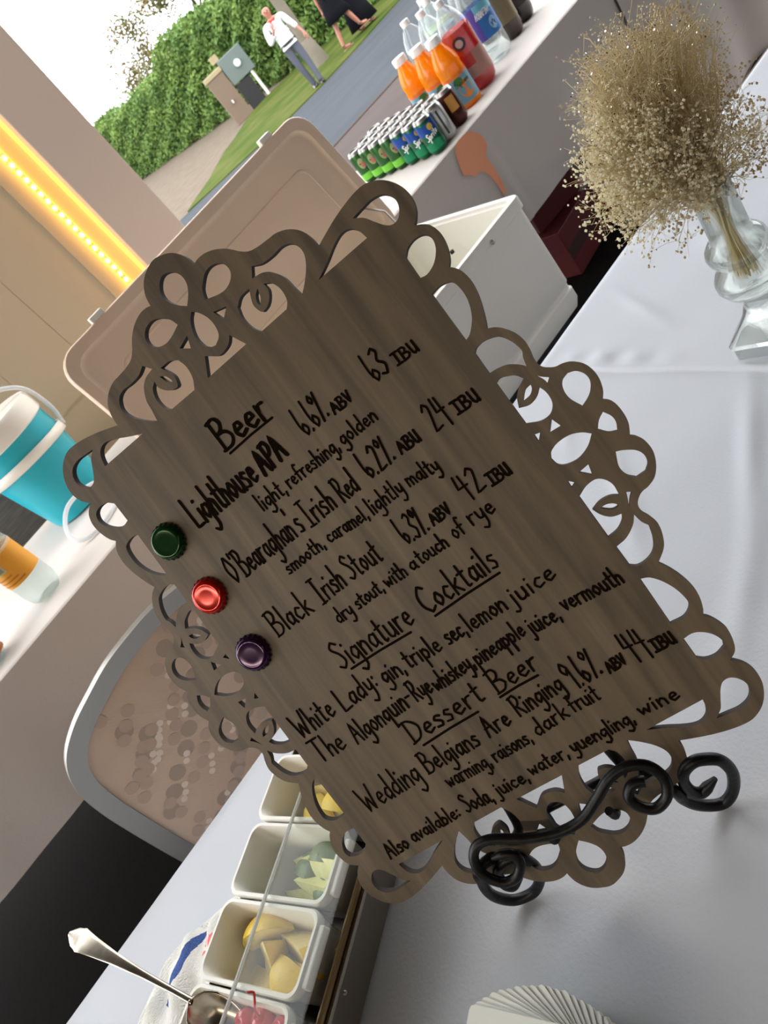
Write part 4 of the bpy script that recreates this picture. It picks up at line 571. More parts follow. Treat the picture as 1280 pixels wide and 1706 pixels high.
# cherries
cherm = mat('cherry_red', (214, 6, 22), .12, sss=.1, spec=.7); stm = mat('cherry_stem_red', (196, 34, 40), .5)
chp = [(.0245, -.019, -.019, 'big bright cherry with the tall upright stem'), (.0215, -.044, -.022, 'bright red cherry on the guest side of the stemmed one'), (.020, .006, -.022, 'cherry between the spoon bowl and the stemmed cherry'), (.000, -.030, -.026, 'dark red cherry with a short stem near the bin middle'), (-.022, -.046, -.034, 'cherry in the near guest-side corner of the cherry bin'), (-.004, -.008, -.044, 'cherry lying under the spoon bowl'), (.002, -.054, -.040, 'cherry against the guest-side wall of the cherry bin'), (-.022, .020, -.050, 'cherry on the bartender side of the cherry bin')]
for i, (x, y, z, label) in enumerate(chp):
    c = thing('cherry', label, 'cherry', BL(0, x, y, z), (R.uniform(-.4, .4), R.uniform(-.4, .4), R.uniform(0, 6)), group='cherries in the garnish bin')
    if i == 0: c.rotation_euler = (0, 0, yaw_t)
    mb = MB(); mb.lathe([(.0006, -.0112), (.006, -.0098), (.0102, -.004), (.0108, .002), (.008, .0075), (.004, .0088), (.001, .0072)], 18); mb.build('fruit', cherm, c)
    if i == 0: st_ = [(0, 0, .007), (.003, -.003, .016), (.009, -.014, .030), (.013, -.024, .043), (.011, -.027, .052)]
    elif i in (3,): st_ = [(0, 0, .007), (.006, 0, .02), (.012, .008, .034)]
    else: st_ = None
    if st_: MB().tube(catmull(st_, False, 4, 90), .0011, 6).build('stem', stm, c)
# spoon
sp = thing('serving_spoon', 'old silver spoon resting on the cherry bin with its handle over the table edge', 'spoon', ts(-.02, -.005, .857))
NK, TP = Vector((-.2725, .6375, .868)), Vector((-.326, .797, .921))
def spoon_part(name, st):
    ax = (TP-NK).normalized(); sd = ax.cross(Vector((0, 0, 1))).normalized(); nu = sd.cross(ax).normalized()
    L = []
    for (t, hw, th, dz) in st:
        c = NK+ax*t+nu*dz
        L.append([c+sd*hw*math.cos(a)+nu*th*math.sin(a) for a in [2*PI*k/14 for k in range(14)]])
    MB().loft(L).build(name, M['silver'], sp, local=False)
ln_ = (TP-NK).length
spoon_part('handle', [(-.006, .0034, .0024, 0), (0, .0032, .0024, 0), (.02, .0030, .0022, -.001), (.06, .0036, .0018, .002), (.10, .0056, .0014, .003), (.13, .0084, .0012, .002), (.148, .0104, .0011, .0005), (.156, .0118, .0010, -.0005), (.160, .0104, .0010, -.001), (.166, .0092, .0010, -.0014), (.171, .006, .0009, -.0018), (ln_, .002, .0008, -.002)])
bd = (BL(0, .002, .004, -.042)-NK).normalized(); sd = bd.cross(Vector((0, 0, 1))).normalized(); nu = sd.cross(bd).normalized()
def bowl(u, v):
    t = .002+.062*v; w_ = .0215*math.sqrt(max(0, 1-((v-.56)/.56)**2))*(1 if v > .1 else .8); x = (u-.5)*2
    return NK+bd*t+sd*w_*x+nu*(-.012*(1-x*x)*math.sin(PI*min(1, v*1.0))+.004)
sm_ = MB(); sm_.grid(bowl, 12, 16); so = sm_.build('bowl', M['silver'], sp, local=False)
md = so.modifiers.new('thickness', 'SOLIDIFY'); md.thickness = .0012

# bar towel
def towel(u, v):
    t = -.135+.245*v; w0 = -.012
    TK = ((-.135, -.17), (-.04, -.188), (.02, -.182), (.05, -.160), (.08, -.120), (.111, -.080))
    w1 = TK[-1][1]
    for (ta, wa_), (tb_, wb_) in zip(TK, TK[1:]):
        if ta <= t <= tb_: w1 = wa_+(wb_-wa_)*(t-ta)/(tb_-ta); break
    s_ = w0+(w1-w0)*u
    edge = min(1, min(u, 1-u)/.10+.0, min(v, 1-v)/.06)
    z = .764+.026*math.sin(PI*min(1, u*.9+.12))*edge**.6*(.45+.55*v)+.005*math.sin(s_*90+t*50)*edge+.0025*math.sin(t*150+s_*80)*edge
    if u < .3: z += .022*(1-u/.3)*edge
    return ts(t, s_, max(.7645, z))
tow = thing('bar_towel', 'rumpled white terry towel with a blue stripe beside the garnish bins', 'towel', ts(0, -.1, .762))
terry = mat('white_terry', (232, 230, 222), .95, bump=.9, nscale=420, sheen=.3)
fm = MB(); NU, NV = 110, 120; fm.grid(towel, NU, NV)
stains = ((.44, .735, .050, .032), (.56, .74, .026, .03), (.53, .69, .02, .014))
for j in range(NV):
    for i in range(NU):
        u, v = (i+.5)/NU, (j+.5)/NV
        if .46 < v < .80 and .66 < u+.012*math.sin(v*22)-.10*(v-.6) < .77: fm.mi[j*NU+i] = 1
        elif any(((u-a)/ra)**2+((v-c)/rc)**2 < R.uniform(.6, 1.2) for a, c, ra, rc in stains): fm.mi[j*NU+i] = 2
fo = fm.build('terry_cloth', [terry, mat('navy_stripe', (62, 84, 138), .95, bump=.8, nscale=420, col2=(84, 106, 160)), mat('red_fruit_stain', (236, 120, 124), .95, bump=.5, nscale=420)], tow, local=False)
sm2 = fo.modifiers.new('thickness', 'SOLIDIFY'); sm2.thickness = .003; sm2.offset = 1

# napkins
nk_o = Vector((-0.1339, 0.3326, .7625))
def napkin_mesh():
    me_ = MB(); a = .063; me_.loft([rrect(0, 0, 2*a, 2*a, .004, 0, 2), rrect(0, 0, 2*a, 2*a, .004, .0009, 2)])
    return me_.build('cocktail_napkin', M['paper'], None, False)
np0 = napkin_mesh(); tag(np0, 'one square white cocktail napkin of the twisted stack at the near table edge', 'napkin', 'napkins in the twisted stack')
for k in range(46):
    o = np0 if k == 0 else np0.copy()
    if k: COL.objects.link(o)
    o.location = nk_o+Vector((R.uniform(-.0006, .0006), R.uniform(-.0006, .0006), k*.00105)); o.rotation_euler = (0, 0, math.radians(8+4.4*k+R.uniform(-.7, .7)))

# ================================================================== VASE + DRIED FLOWERS
VX = Vector((.702, .548, .7615)); vrot = math.atan2(-.17, .985)*-1
va = thing('glass_vase', 'clear glass vase with stacked bulbs and a square foot holding dried flowers', 'vase', VX, (0, 0, vrot))
MB().loft([rrect(0, 0, .078, .078, .003, 0, 2), rrect(0, 0, .078, .078, .003, .019, 2)]).build('square_plinth', M['glass'], va, False)
fl = MB(); L = []
for (w_, z, rr_) in ((.082, .0195, .003), (.083, .026, .003), (.060, .040, .006), (.044, .052, .010), (.036, .066, .0155), (.034, .074, .0165)): L.append(rrect(0, 0, w_, w_, rr_, z, 4))
fl.loft(L, True, False); fl.build('flared_foot', M['glass'], va)
prof = [(.0165, .074), (.024, .078), (.034, .086), (.0395, .098), (.0395, .108), (.035, .118), (.028, .125), (.0255, .128), (.030, .133), (.0345, .141), (.036, .149), (.034, .157), (.029, .164), (.0245, .168), (.0230, .175), (.0228, .20), (.0230, .235), (.0242, .2405), (.0242, .2425), (.0218, .2425), (.0208, .235), (.0206, .176), (.026, .164), (.0325, .152), (.032, .142), (.023, .128), (.033, .115), (.0365, .104), (.032, .090), (.012, .081)]
prof = [(r_, .074+(z_-.074)*.887) for r_, z_ in prof]
MB().lathe(prof, 36).build('bulb_stem', M['glass'], va)
bq = thing('dried_flower_bunch', "bunch of dried baby's breath with gold glittered tips in the glass vase", 'dried flowers', VX+Vector((0, 0, .10)))
gold = mat('gold_glitter', (206, 186, 140), .3, .45, col2=(246, 236, 206), nscale=900); cream = translucent('dried_cream_florets', (250, 245, 226), .45, .5, .03); creamd = translucent('pale_brown_florets', (214, 198, 164), .4, .5, .03); stemm = mat('straw_stem', (216, 198, 152), .7); twm = translucent('fine_twigs', (232, 220, 186), .4, .5, .02); stemd = mat('brown_stem', (120, 98, 62), .7)
MTH = VX+Vector((0, 0, .221))
ax_r = R0; ax_i = (cx*0+ (CAM_P-MTH)).normalized()   # bunch is laid out round its own mouth: right of the room, up, and towards the guests
RX = Vector((.8, -.6, 0)); RY = Vector((.6, .8, 0)); UP = Vector((0, 0, 1))
def rnd_in(c, r):
    while True:
        p = Vector((R.uniform(-1, 1), R.uniform(-1, 1), R.uniform(-1, 1)))
        if p.length <= 1: return c+p*r
BUN = []
for c_, r_, n_, k_ in (((.7322, .5885, 1.0842), .070, 240, 'g'), ((.738, .6084, 1.1201), .045, 70, 'g'), ((.7731, .5807, 1.0925), .050, 70, 'g'), ((.7116, .6166, 1.1199), .035, 40, 'g'),
        ((.7707, .5834, 1.0358), .050, 60, 'd'), ((.8123, .5981, 1.1017), .035, 30, 'd'), ((.6615, .5935, 1.0556), .050, 90, 'c'), ((.6755, .6085, 1.0876), .030, 36, 'c'), ((.6261, .5735, 1.024), .035, 50, 'c'),
        ((.6294, .5987, 1.0474), .030, 36, 'c'), ((.672, .557, 1.0408), .050, 90, 'c'), ((.6718, .5406, 1.0135), .030, 40, 'c'), ((.7431, .5357, 1.0025), .045, 40, 'c'), ((.7912, .5428, .9994), .030, 16, 'd'),
        ((.6296, .5363, 1.0045), .035, 14, 'd'), ((.736, .5198, .9726), .020, 8, 'd')):
    BUN.append((Vector(c_), r_, n_, k_))
stems, twg, gm, cm, dm = MB(), MB(), MB(), MB(), MB()
for i in range(46):
    a = R.uniform(0, 6.28); r_ = R.uniform(.002, .016)
    b_ = VX+Vector((r_*math.cos(a), r_*math.sin(a), .092+R.uniform(0, .02))); m_ = MTH+Vector((r_*math.cos(a+.8), r_*math.sin(a+.8), -.005))
    mid = VX+Vector((.4*r_*math.cos(a), .4*r_*math.sin(a), .165))
    stems.tube(catmull([b_, mid, m_], False, 3, 120), R.uniform(.0007, .0013), 5)
for (c, r_, n, kind) in BUN:
    for i in range(n):
        tip = rnd_in(c, r_)
        st0 = MTH+Vector((R.uniform(-.014, .014), R.uniform(-.014, .014), R.uniform(-.02, .02)))
        midp = st0.lerp(tip, .5)+Vector((R.uniform(-.01, .01), R.uniform(-.01, .01), R.uniform(0, .016)))
        twg.tube([st0, midp, tip], [.0006, .0005, .0003], 3, False)
        for j in range(R.randint(4, 7)):
            e = tip+Vector((R.gauss(0, 1), R.gauss(0, 1), R.gauss(.25, 1)))*.0115
            e2 = tip.lerp(e, .4)+Vector((R.uniform(-.002, .002),)*3)
            twg.tube([midp.lerp(tip, R.uniform(.6, 1)), e2, e], .00022, 3, False)
            for q in range(R.randint(1, 3)):
                p = e+Vector((R.gauss(0, 1), R.gauss(0, 1), R.gauss(0, 1)))*.0028
                (gm if kind == 'g' else cm if kind == 'c' else dm).octa(p, R.uniform(.0008, .0017) if kind == 'g' else R.uniform(.0011, .0023))
gl = MB()
for i in range(900):
    c_, r_ = R.choice([(Vector((.7322, .5885, 1.0842)), .078), (Vector((.738, .6084, 1.1201)), .05), (Vector((.7116, .6166, 1.1199)), .04), (Vector((.70, .60, 1.075)), .06)])
    d = Vector((R.gauss(0, 1), R.gauss(0, 1), R.gauss(0, 1))).normalized(); p = c_+d*r_*R.uniform(.75, 1); u = Vector((R.gauss(0, 1), R.gauss(0, 1), R.gauss(0, 1))).normalized(); w_ = u.orthogonal().normalized(); k_ = R.uniform(.0006, .0012)
    gl.add([p-u*k_, p+w_*k_, p+u*k_, p-w_*k_], [(0, 1, 2, 3)])
gl.build('glitter_flakes', mat('bright_glitter', (255, 246, 220), .08, 1.0), bq, False, local=False, kind='stuff', label='bright glitter flakes')
stems.build('stem_bundle', stemm, bq, local=False)
twg.build('twigs', twm, bq, False, local=False, kind='stuff')
gm.build('gold_florets', gold, bq, False, local=False, kind='stuff', label='gold glittered florets')
cm.build('cream_florets', cream, bq, False, local=False, kind='stuff', label='cream dried florets')
dm.build('brown_florets', creamd, bq, False, local=False, kind='stuff', label='pale brown florets')

# ================================================================== BACK TABLE
BX0, BX1, BY0, BY1 = -1.6, 2.63, 2.08, 2.84
bt = thing('drinks_table', 'long back table under the cloth that carries the soft drinks', 'table', (.5, 2.46, 0))
MB().box((BX0+.02, BY0+.015, .725), (BX1-.02, BY1-.02, .754)).build('tabletop', M['grey'], bt, False, local=False)
for lx in (BX0+.1, BX1-.1):
    for ly in (BY0+.12, BY1-.1): MB().tube([(lx, ly, 0), (lx, ly, .725)], .016, 10).build('leg', M['grey'], bt, local=False)
def drape(mb, x0, x1, y0, y1, zt, hem, nx=220):
    xs = [x0+(x1-x0)*i/nx for i in range(nx+1)]; rows = []
    def sw(x, z): return (.010*math.sin(x*9+1)+.005*math.sin(x*21))*(zt-z)*2.0
    def crease(x, z): return -.010*math.exp(-((x-1.794)/.012)**2)*min(1, (zt-z)*8)
    for k in range(9):
        z = zt-.006-(zt-.006-hem)*(1-k/8); rows.append([(x, y0-.006-.02*(zt-z)-sw(x, z)+crease(x, z), z+(.012*math.sin(x*3) if k == 0 else 0)) for x in xs])
    rows.append([(x, y0-.002, zt-.002) for x in xs])
    for k in range(10): rows.append([(x, y0+.004+(y1-y0-.004)*k/9, zt-.0012+.0012*math.sin(x*13+k*2)*(k not in (0, 9))) for x in xs])
    for k in range(4): rows.append([(x, y1+.006, zt-.01-.1*k) for x in xs])
    mb.loft(rows, False, False, closed=False)
dm_ = MB(); drape(dm_, BX0, BX1, BY0, BY1, ZT, .385); dc = thing('tablecloth', 'white tablecloth on the back drinks table hanging to knee height', 'tablecloth', (.5, 2.46, .76))
dm_.build('linen', M['cloth2'], dc, local=False)
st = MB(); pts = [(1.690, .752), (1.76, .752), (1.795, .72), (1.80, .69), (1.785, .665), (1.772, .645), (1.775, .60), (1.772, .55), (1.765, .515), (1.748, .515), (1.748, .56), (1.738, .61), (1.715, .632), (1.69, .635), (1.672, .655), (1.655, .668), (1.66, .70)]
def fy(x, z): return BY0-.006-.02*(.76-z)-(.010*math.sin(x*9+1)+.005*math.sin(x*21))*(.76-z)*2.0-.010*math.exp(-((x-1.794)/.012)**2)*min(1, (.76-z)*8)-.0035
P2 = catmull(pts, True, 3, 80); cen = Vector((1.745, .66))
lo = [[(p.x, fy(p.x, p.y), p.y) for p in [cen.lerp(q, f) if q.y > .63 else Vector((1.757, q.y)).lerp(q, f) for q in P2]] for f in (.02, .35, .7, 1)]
st.loft(lo, True, False); st.build('juice_light_patch', mat('painted_juice_light', (255, 178, 142), .9), dc, local=False)  # peach colour stands in for light cast through the juice bottles
sc2 = MB(); drape(sc2, 2.638, 4.4, 2.074, 2.85, .755, .006, 120); sc2.loft([[(2.638+1.762*k/20, 2.05-.05*j, .006+.004*math.sin(k*2+j)*(j % 2)) for k in range(21)] for j in range(7)], False, False, closed=False); tag(sc2.build('tablecloth', M['cloth2']), 'floor-length white tablecloth at the far right behind the dried flowers', 'tablecloth')
t2 = thing('drinks_table', 'second back table under the floor-length cloth', 'table', (3.5, 2.46, 0))
MB().box((2.67, 2.10, .72), (4.38, 2.82, .745)).build('tabletop', M['grey'], t2, False, local=False)
for lx in (2.78, 4.28):
    for ly in (2.2, 3.05): MB().tube([(lx, ly, 0), (lx, ly, .72)], .016, 10).build('leg', M['grey'], t2, local=False)

# ---------------- cans
def wrap(mb, text, cxn, z, h, length, rad, hw, slant=0):
    """lettering wrapped round a cylinder, centred at angle cxn"""
    def fn(p): a = cxn+p.x/rad; return (rad*math.cos(a), rad*math.sin(a), z+p.y)
    write_on(mb, text, (-length/2, -h/2), (length/2, -h/2+slant), (h*.12, h), hw, fn)
def patch(mb, a, z, ra, rz, rad, n=18):
    mb.add([(rad*math.cos(a), rad*math.sin(a), z)]+[(rad*math.cos(a+ra*math.cos(t)), rad*math.sin(a+ra*math.cos(t)), z+rz*math.sin(t)) for t in [2*PI*k/n for k in range(n)]], [(0, 1+k, 1+(k+1) % n) for k in range(n)])
def band(mb, z0, z1, rad, a0=0, a1=2*PI, n=28, wave=0):
    mb.grid(lambda u, v: (rad*math.cos(a0+(a1-a0)*u), rad*math.sin(a0+(a1-a0)*u), z0+(z1-z0)*v+wave*math.sin(u*6.28*2)*v), n, 2)
CR = .033
VIEW = math.radians(235)  # the side of a can that faces the guests
def make_can(kind):
    o = thing('soda_can', 'x', 'can', group='soda cans on the back table')
    cols = dict(lemon=(18, 92, 60), ginger=(40, 88, 40), cola=(150, 20, 24), silver=(196, 196, 196), tonic=(30, 56, 96), root=(74, 34, 24))
    body = mat('can_paint_'+kind, cols[kind], .28, .55)
    MB().lathe([(.022, 0), (.025, .002), (.0295, .010), (CR, .016), (CR, .106), (.0315, .111)], 30).build('can_body', body, o)
    MB().lathe([(.0315, .111), (.0285, .1175), (.0276, .1205), (.0268, .1215), (.0258, .1205), (.0250, .1170), (.0005, .1170)], 30).build('can_lid', M['alu'], o)
    tbm = MB(); tbm.add([(.010*math.cos(a)-.004, .0065*math.sin(a), .1190) for a in [2*PI*k/10 for k in range(10)]], [tuple(range(10))]); tbm.build('pull_tab', M['alu'], o, False)
    if kind == 'lemon':
        m1 = MB(); band(m1, .070, .106, CR+.0002, wave=-.006); m1.build('blue_band', mat('can_blue', (22, 70, 150), .28, .5), o)
        m4 = MB(); band(m4, .016, .042, CR+.0002, wave=.006); m4.build('green_band', mat('can_bright_green', (20, 128, 84), .28, .5), o)
        m2 = MB(); patch(m2, VIEW+.25, .088, .30, .011, CR+.0005); m2.build('lemon_mark', mat('can_yellow', (228, 190, 60), .4), o)
        m3 = MB(); wrap(m3, 'Sprite', VIEW, .060, .022, .046, CR+.0008, .0016, .012); m3.build('lettering', mat('can_white', (240, 240, 244), .4), o)
    if kind == 'ginger':
        m1 = MB(); band(m1, .016, .040, CR+.0002); m1.build('lime_band', mat('can_lime', (112, 196, 60), .3, .3), o)
        m2 = MB(); patch(m2, VIEW, .076, .42, .020, CR+.0005); m2.build('pale_shield', mat('can_shield', (150, 160, 110), .4), o)
        m3 = MB(); patch(m3, VIEW+.1, .070, .26, .010, CR+.0008); m3.build('red_emblem', mat('can_red_mark', (196, 110, 96), .4), o)
    if kind == 'silver':
        m1 = MB(); band(m1, .02, .102, CR+.0003, VIEW-.1, VIEW+.12); m1.build('dark_stripe', mat('can_dark', (60, 60, 64), .4), o)
    if kind == 'root':
        m1 = MB(); band(m1, .05, .100, CR+.0003, VIEW-.5, VIEW+.5); m1.build('gold_label', mat('can_gold', (196, 140, 60), .35, .4), o)
    return o
rows = 7; ncol = 3
kinds = {(0, 0): 'lemon', (1, 0): 'lemon', (2, 0): 'lemon', (3, 0): 'ginger', (4, 0): 'ginger', (5, 0): 'ginger', (6, 0): 'ginger', (0, 1): 'silver', (0, 2): 'root'}
protos = {}
ORD = ['front', 'second', 'third', 'fourth', 'fifth', 'sixth', 'rearmost']
CCOL = ['cooler-side', 'middle', 'far-side']
DESC = dict(lemon='green and blue lemon-lime can', ginger='green ginger ale can with lime base', cola='red cola can', silver='silver diet can with dark stripe', tonic='dark blue tonic can', root='brown can with gold label')
cnt = 0
for j in range(ncol):
    for i in range(rows):
        k = kinds.get((i, j)) or ('cola' if (i+j) % 2 else 'silver') if i < 4 or j == 0 else 'tonic'
        if (i, j) in kinds: k = kinds[(i, j)]
        x = 1.685+.0685*j+(.016 if j == 2 and i == 0 else 0)+R.uniform(-.001, .001); y = 2.135+.068*i+R.uniform(-.001, .001)+(.012*j if i == 0 else .008*j)
        rz = R.uniform(-.12, .12)
        label = '%s, %s in the %s row of cans' % (DESC[k], ORD[i], CCOL[j])
        if k not in protos:
            o = protos[k] = make_can(k); o.location = (x, y, ZT); o.rotation_euler = (0, 0, rz); o['label'] = label
        else: dup(protos[k], (x, y, ZT), (0, 0, rz), label)
# ---------------- bottles
def oj(x, y, label, rz=0):
    o = thing('juice_bottle', label, 'juice bottle', (x, y, ZT), (0, 0, rz), 'orange juice bottles on the back table')
    MB().lathe([(.036, 0), (.043, .003), (.046, .012), (.046, .118), (.044, .130), (.046, .142), (.044, .160), (.036, .185), (.026, .205), (.0225, .213), (.0225, .222)], 28).build('bottle_body', M['oj'], o)
    MB().lathe([(.0265, .218), (.0272, .220), (.0272, .240), (.0255, .243), (.0005, .243)], 28, lambda a, r, z: r*(1+.015*math.cos(24*a)) if .219 < z < .241 else r).build('screw_cap', M['whitecap'], o)
    l = MB(); band(l, .018, .116, .0464); l.build('label_sleeve', mat('juice_label_blue', (120, 168, 186), .5), o)
    l = MB(); band(l, .104, .116, .0467); l.build('orange_band', mat('juice_label_orange', (236, 120, 40), .5), o)
    l = MB(); patch(l, VIEW+.2, .060, .55, .030, .0468); l.build('orange_fruit', mat('juice_label_fruit', (240, 140, 40), .5), o)
    l = MB(); patch(l, VIEW-.1, .092, .35, .012, .0471); l.build('green_leaf', mat('juice_label_leaf', (60, 120, 50), .5), o)
    l = MB(); wrap(l, 'Tropicana', VIEW+.1, .082, .015, .058, .0474, .0011, .004); l.build('lettering', mat('juice_label_green', (20, 92, 44), .5), o)
    return o
oj(1.968, 2.222, 'orange juice bottle nearest the table edge, leftmost by the red bottle', 0)
oj(1.990, 2.335, 'middle orange juice bottle of three behind the cans')
oj(2.000, 2.450, 'orange juice bottle farthest from the table edge')
PROF2L = [(.030, .004), (.040, 0), (.050, .012), (.0545, .035), (.0545, .19), (.052, .215), (.042, .245), (.028, .268), (.0165, .283), (.0145, .290), (.0145, .300)]
def soda(x, y, label, liquid, level, lab=None, capm=None, text=None, r=1.0, h=1.0, body=None, group='big plastic bottles on the back table'):
    o = thing('soda_bottle', label, 'bottle', (x, y, ZT), (0, 0, R.uniform(-.1, .1)), group)
    pf = [(a*r, z*h) for a, z in PROF2L]
    if body is M['crinkle']: pf = pf[:5]+[(.054-.0006*q, .196+.006*q) for q in range(4)]+[(.051, .222), (.0485, .230), (.045, .238), (.040, .247), (.034, .257), (.028, .267)]+pf[8:]
    def foot(a, r_, z):
        if z < .03: return r_*(1-.12*max(0, 1-z/.03)*(.5+.5*math.cos(5*a)))
        return r_*(1+(R.uniform(-.035, .02) if z > .19 else 0)) if body is M['crinkle'] else r_
    MB().lathe(pf, 40, foot).build('bottle_body', body or M['clear'], o)
    if liquid:
        lq = [(a*.965, z+.002) for a, z in pf if z < level]; lq.append((lq[-1][0], level)); lq.append((.0005, level))
        MB().lathe(lq, 40, foot).build('liquid', liquid, o)
    MB().lathe([(.0165, .283*h), (.0172, .285*h), (.0172, .302*h), (.016, .304*h), (.0005, .304*h)], 24).build('screw_cap', capm or M['whitecap'], o)
    if lab:
        for (z0, z1, col, a0, a1) in lab['bands']:
            l = MB(); band(l, z0, z1, .0545*r+.0006, a0, a1, 36); l.build('label_sleeve', mat('label_print', col, .45), o)
        for (txt, da, z, hh, ln, col) in lab.get('text', []):
            l = MB(); wrap(l, txt, VIEW+da, z, hh, ln, .0545*r+.0012, .0013, .0); l.build('lettering', mat('label_ink', col, .5), o)
        for (da, z, ra, rz, col) in lab.get('spots', []):
            l = MB(); patch(l, VIEW+da, z, ra, rz, .0545*r+.0010); l.build('label_mark', mat('label_spot', col, .5), o)
        for (da, z, s_, col) in lab.get('tri', []):
            l = MB(); rr_ = .0545*r+.0014; l.add([(rr_*math.cos(VIEW+da+q/rr_), rr_*math.sin(VIEW+da+q/rr_), z+w_) for q, w_ in ((-s_, -s_), (s_, -s_), (0, s_))], [(0, 1, 2)]); l.build('label_mark', mat('label_tri', col, .5), o)
    return o
FULL = (0, 2*PI)
soda(2.092, 2.245, 'big bottle of red juice with a faded label in front of the clear bottles', M['red'], .205,
     dict(bands=[(.045, .125, (178, 130, 118), VIEW-.7, VIEW+1.3), (.085, .125, (196, 40, 44), VIEW-.75, VIEW+.0)], spots=[(-.35, .165, .42, .022, (60, 44, 60)), (-.35, .165, .25, .013, (190, 186, 190))]))
soda(2.285, 2.318, 'big clear water bottle with a blue label at the table edge', None, 0,
     dict(bands=[(.085, .20, (30, 110, 186), *FULL), (.087, .198, (86, 70, 160), VIEW-1.2, VIEW-.45), (.165, .20, (110, 190, 214), VIEW-.4, VIEW+1.5)], text=[('AQUAFINA', .05, .166, .020, .062, (240, 244, 250))], tri=[(.45, .120, .012, (40, 60, 150))], spots=[(.45, .120, .3, .022, (150, 196, 226))]))
soda(2.16, 2.51, 'clear empty-looking bottle with white cap behind the orange juice', None, 0)
soda(2.285, 2.50, 'clear bottle with white cap behind the red juice bottle', None, 0, dict(bands=[(.09, .19, (206, 220, 226), *FULL)]))
soda(2.36, 2.60, 'clear bottle farthest back behind the red juice', None, 0, dict(bands=[(.12, .2, (216, 226, 190), *FULL)]))
soda(2.13, 2.385, 'clear bottle between the orange juice and the red juice', None, 0)
soda(2.405, 2.47, 'clear bottle behind the blue-labelled water bottle', None, 0)
soda(2.44, 2.36, 'dark brown bottle with a tan label beside the blue-labelled bottle', mat('dark_liquid', (40, 26, 14), .2), .21, dict(bands=[(.06, .19, (120, 104, 70), *FULL)]), capm=M['dark'], r=.8, body=mat('amber_bottle', (58, 44, 26), .15, spec=.6))
soda(2.56, 2.40, 'black bottle at the right end of the drinks row', mat('dark_liquid2', (24, 18, 14), .2), .21, dict(bands=[(.06, .17, (44, 34, 28), *FULL)]), capm=M['dark'], r=.9, body=mat('black_bottle', (28, 22, 18), .15, spec=.6))
soda(2.55, 2.58, 'dark bottle standing behind the black one', mat('dark_liquid3', (30, 22, 16), .2), .21, None, capm=M['dark'], r=.9, body=mat('dark_bottle', (40, 32, 20), .15, spec=.6))
def crinkled(x, y, label, cols, code):
    o = soda(x, y, label, None, 0, dict(bands=cols, text=[]), body=M['crinkle'])
    if code:
        l = MB(); l.grid(lambda u, v: (.0562*math.cos(VIEW+.05+.5*(u-.5)), .0562*math.sin(VIEW+.05+.5*(u-.5)), .135+.034*v), 8, 2); l.build('barcode_panel', mat('barcode_ground', (196, 190, 150), .5), o)
        for k in range(9):
            l = MB(); a0 = VIEW-.13+.04*k; l.grid(lambda u, v: (.0566*math.cos(a0+(.012+.008*(k % 2))*u), .0566*math.sin(a0+(.012+.008*(k % 2))*u), .139+.026*v), 1, 1); l.build('barcode_bar', M['dark'], o)
        for k in range(3):
            l = MB(); band(l, .118-.012*k, .122-.012*k, .0564, VIEW-.9, VIEW+.3+.2*k, 12); l.build('print_line', mat('label_line', (196, 116, 20), .5), o)
    return o
crinkled(-.150, 2.245, 'clear plastic bottle with an orange label and barcode, left end of back table', [(.085, .185, (236, 164, 40), *FULL), (.178, .186, (246, 240, 226), *FULL)], True)
crinkled(-.375, 2.190, 'clear plastic bottle with a blue and brown label at the picture left edge', [(.02, .075, (176, 100, 40), *FULL), (.075, .13, (110, 190, 210), *FULL)], False)

# ---------------- drink jug
jg = thing('drink_cooler_jug', 'teal round insulated jug with white lid and handle on the back table', 'jug', (.118, 2.64, ZT))
MB().lathe([(.100, 0), (.112, .006), (.114, .02), (.142, .235), (.143, .30)], 40, lambda a, r, z: r*(1+.012*math.cos(12*a)) if z < .12 else r).build('jug_body', M['teal'], jg)
MB().lathe([(.146, .298), (.150, .302), (.150, .352), (.144, .364), (.12, .37), (.0005, .37)], 40).build('screw_lid', M['white'], jg)
MB().lathe([(.0, .37), (.03, .37), (.03, .385), (.0005, .388)], 20).build('lid_knob', mat('beige_plastic', (226, 204, 160), .5), jg)
hb = MB(); hb.loft([[(.1455*math.cos(a), .1455*math.sin(a), .205+dz+.012*math.cos(a-4.2)) for a in [2*PI*k/40 for k in range(40)]] for dz in (0, .03)], False, False)
ho = hb.build('handle_band', M['white'], jg); sd_ = ho.modifiers.new('thickness', 'SOLIDIFY'); sd_.thickness = .006; sd_.offset = 1
hd = MB(); hd.tube(catmull([(.152, -.02, .21), (.165, -.03, .28), (.15, -.04, .37), (.08, -.05, .425), (0, -.05, .44), (-.04, -.05, .43), (-.06, -.05, .395), (-.06, -.05, .371)], False, 6, 120), .007, 10); hd.build('bail_handle', M['tube'], jg)
tag(MB().tube(catmull([(.20, 2.44, .80), (.15, 2.42, .83), (.07, 2.40, .84), (.015, 2.36, .815), (.0, 2.31, .785), (.03, 2.27, .768), (.09, 2.26, .7665), (.16, 2.30, .7665), (.24, 2.38, .7665), (.27, 2.45, .7665), (.245, 2.47, .775), (.20, 2.44, .80)], False, 6, 120), .0065, 10).build('tubing_loop', M['tube']), 'loop of milky white tubing lying in front of the teal jug', 'tubing')

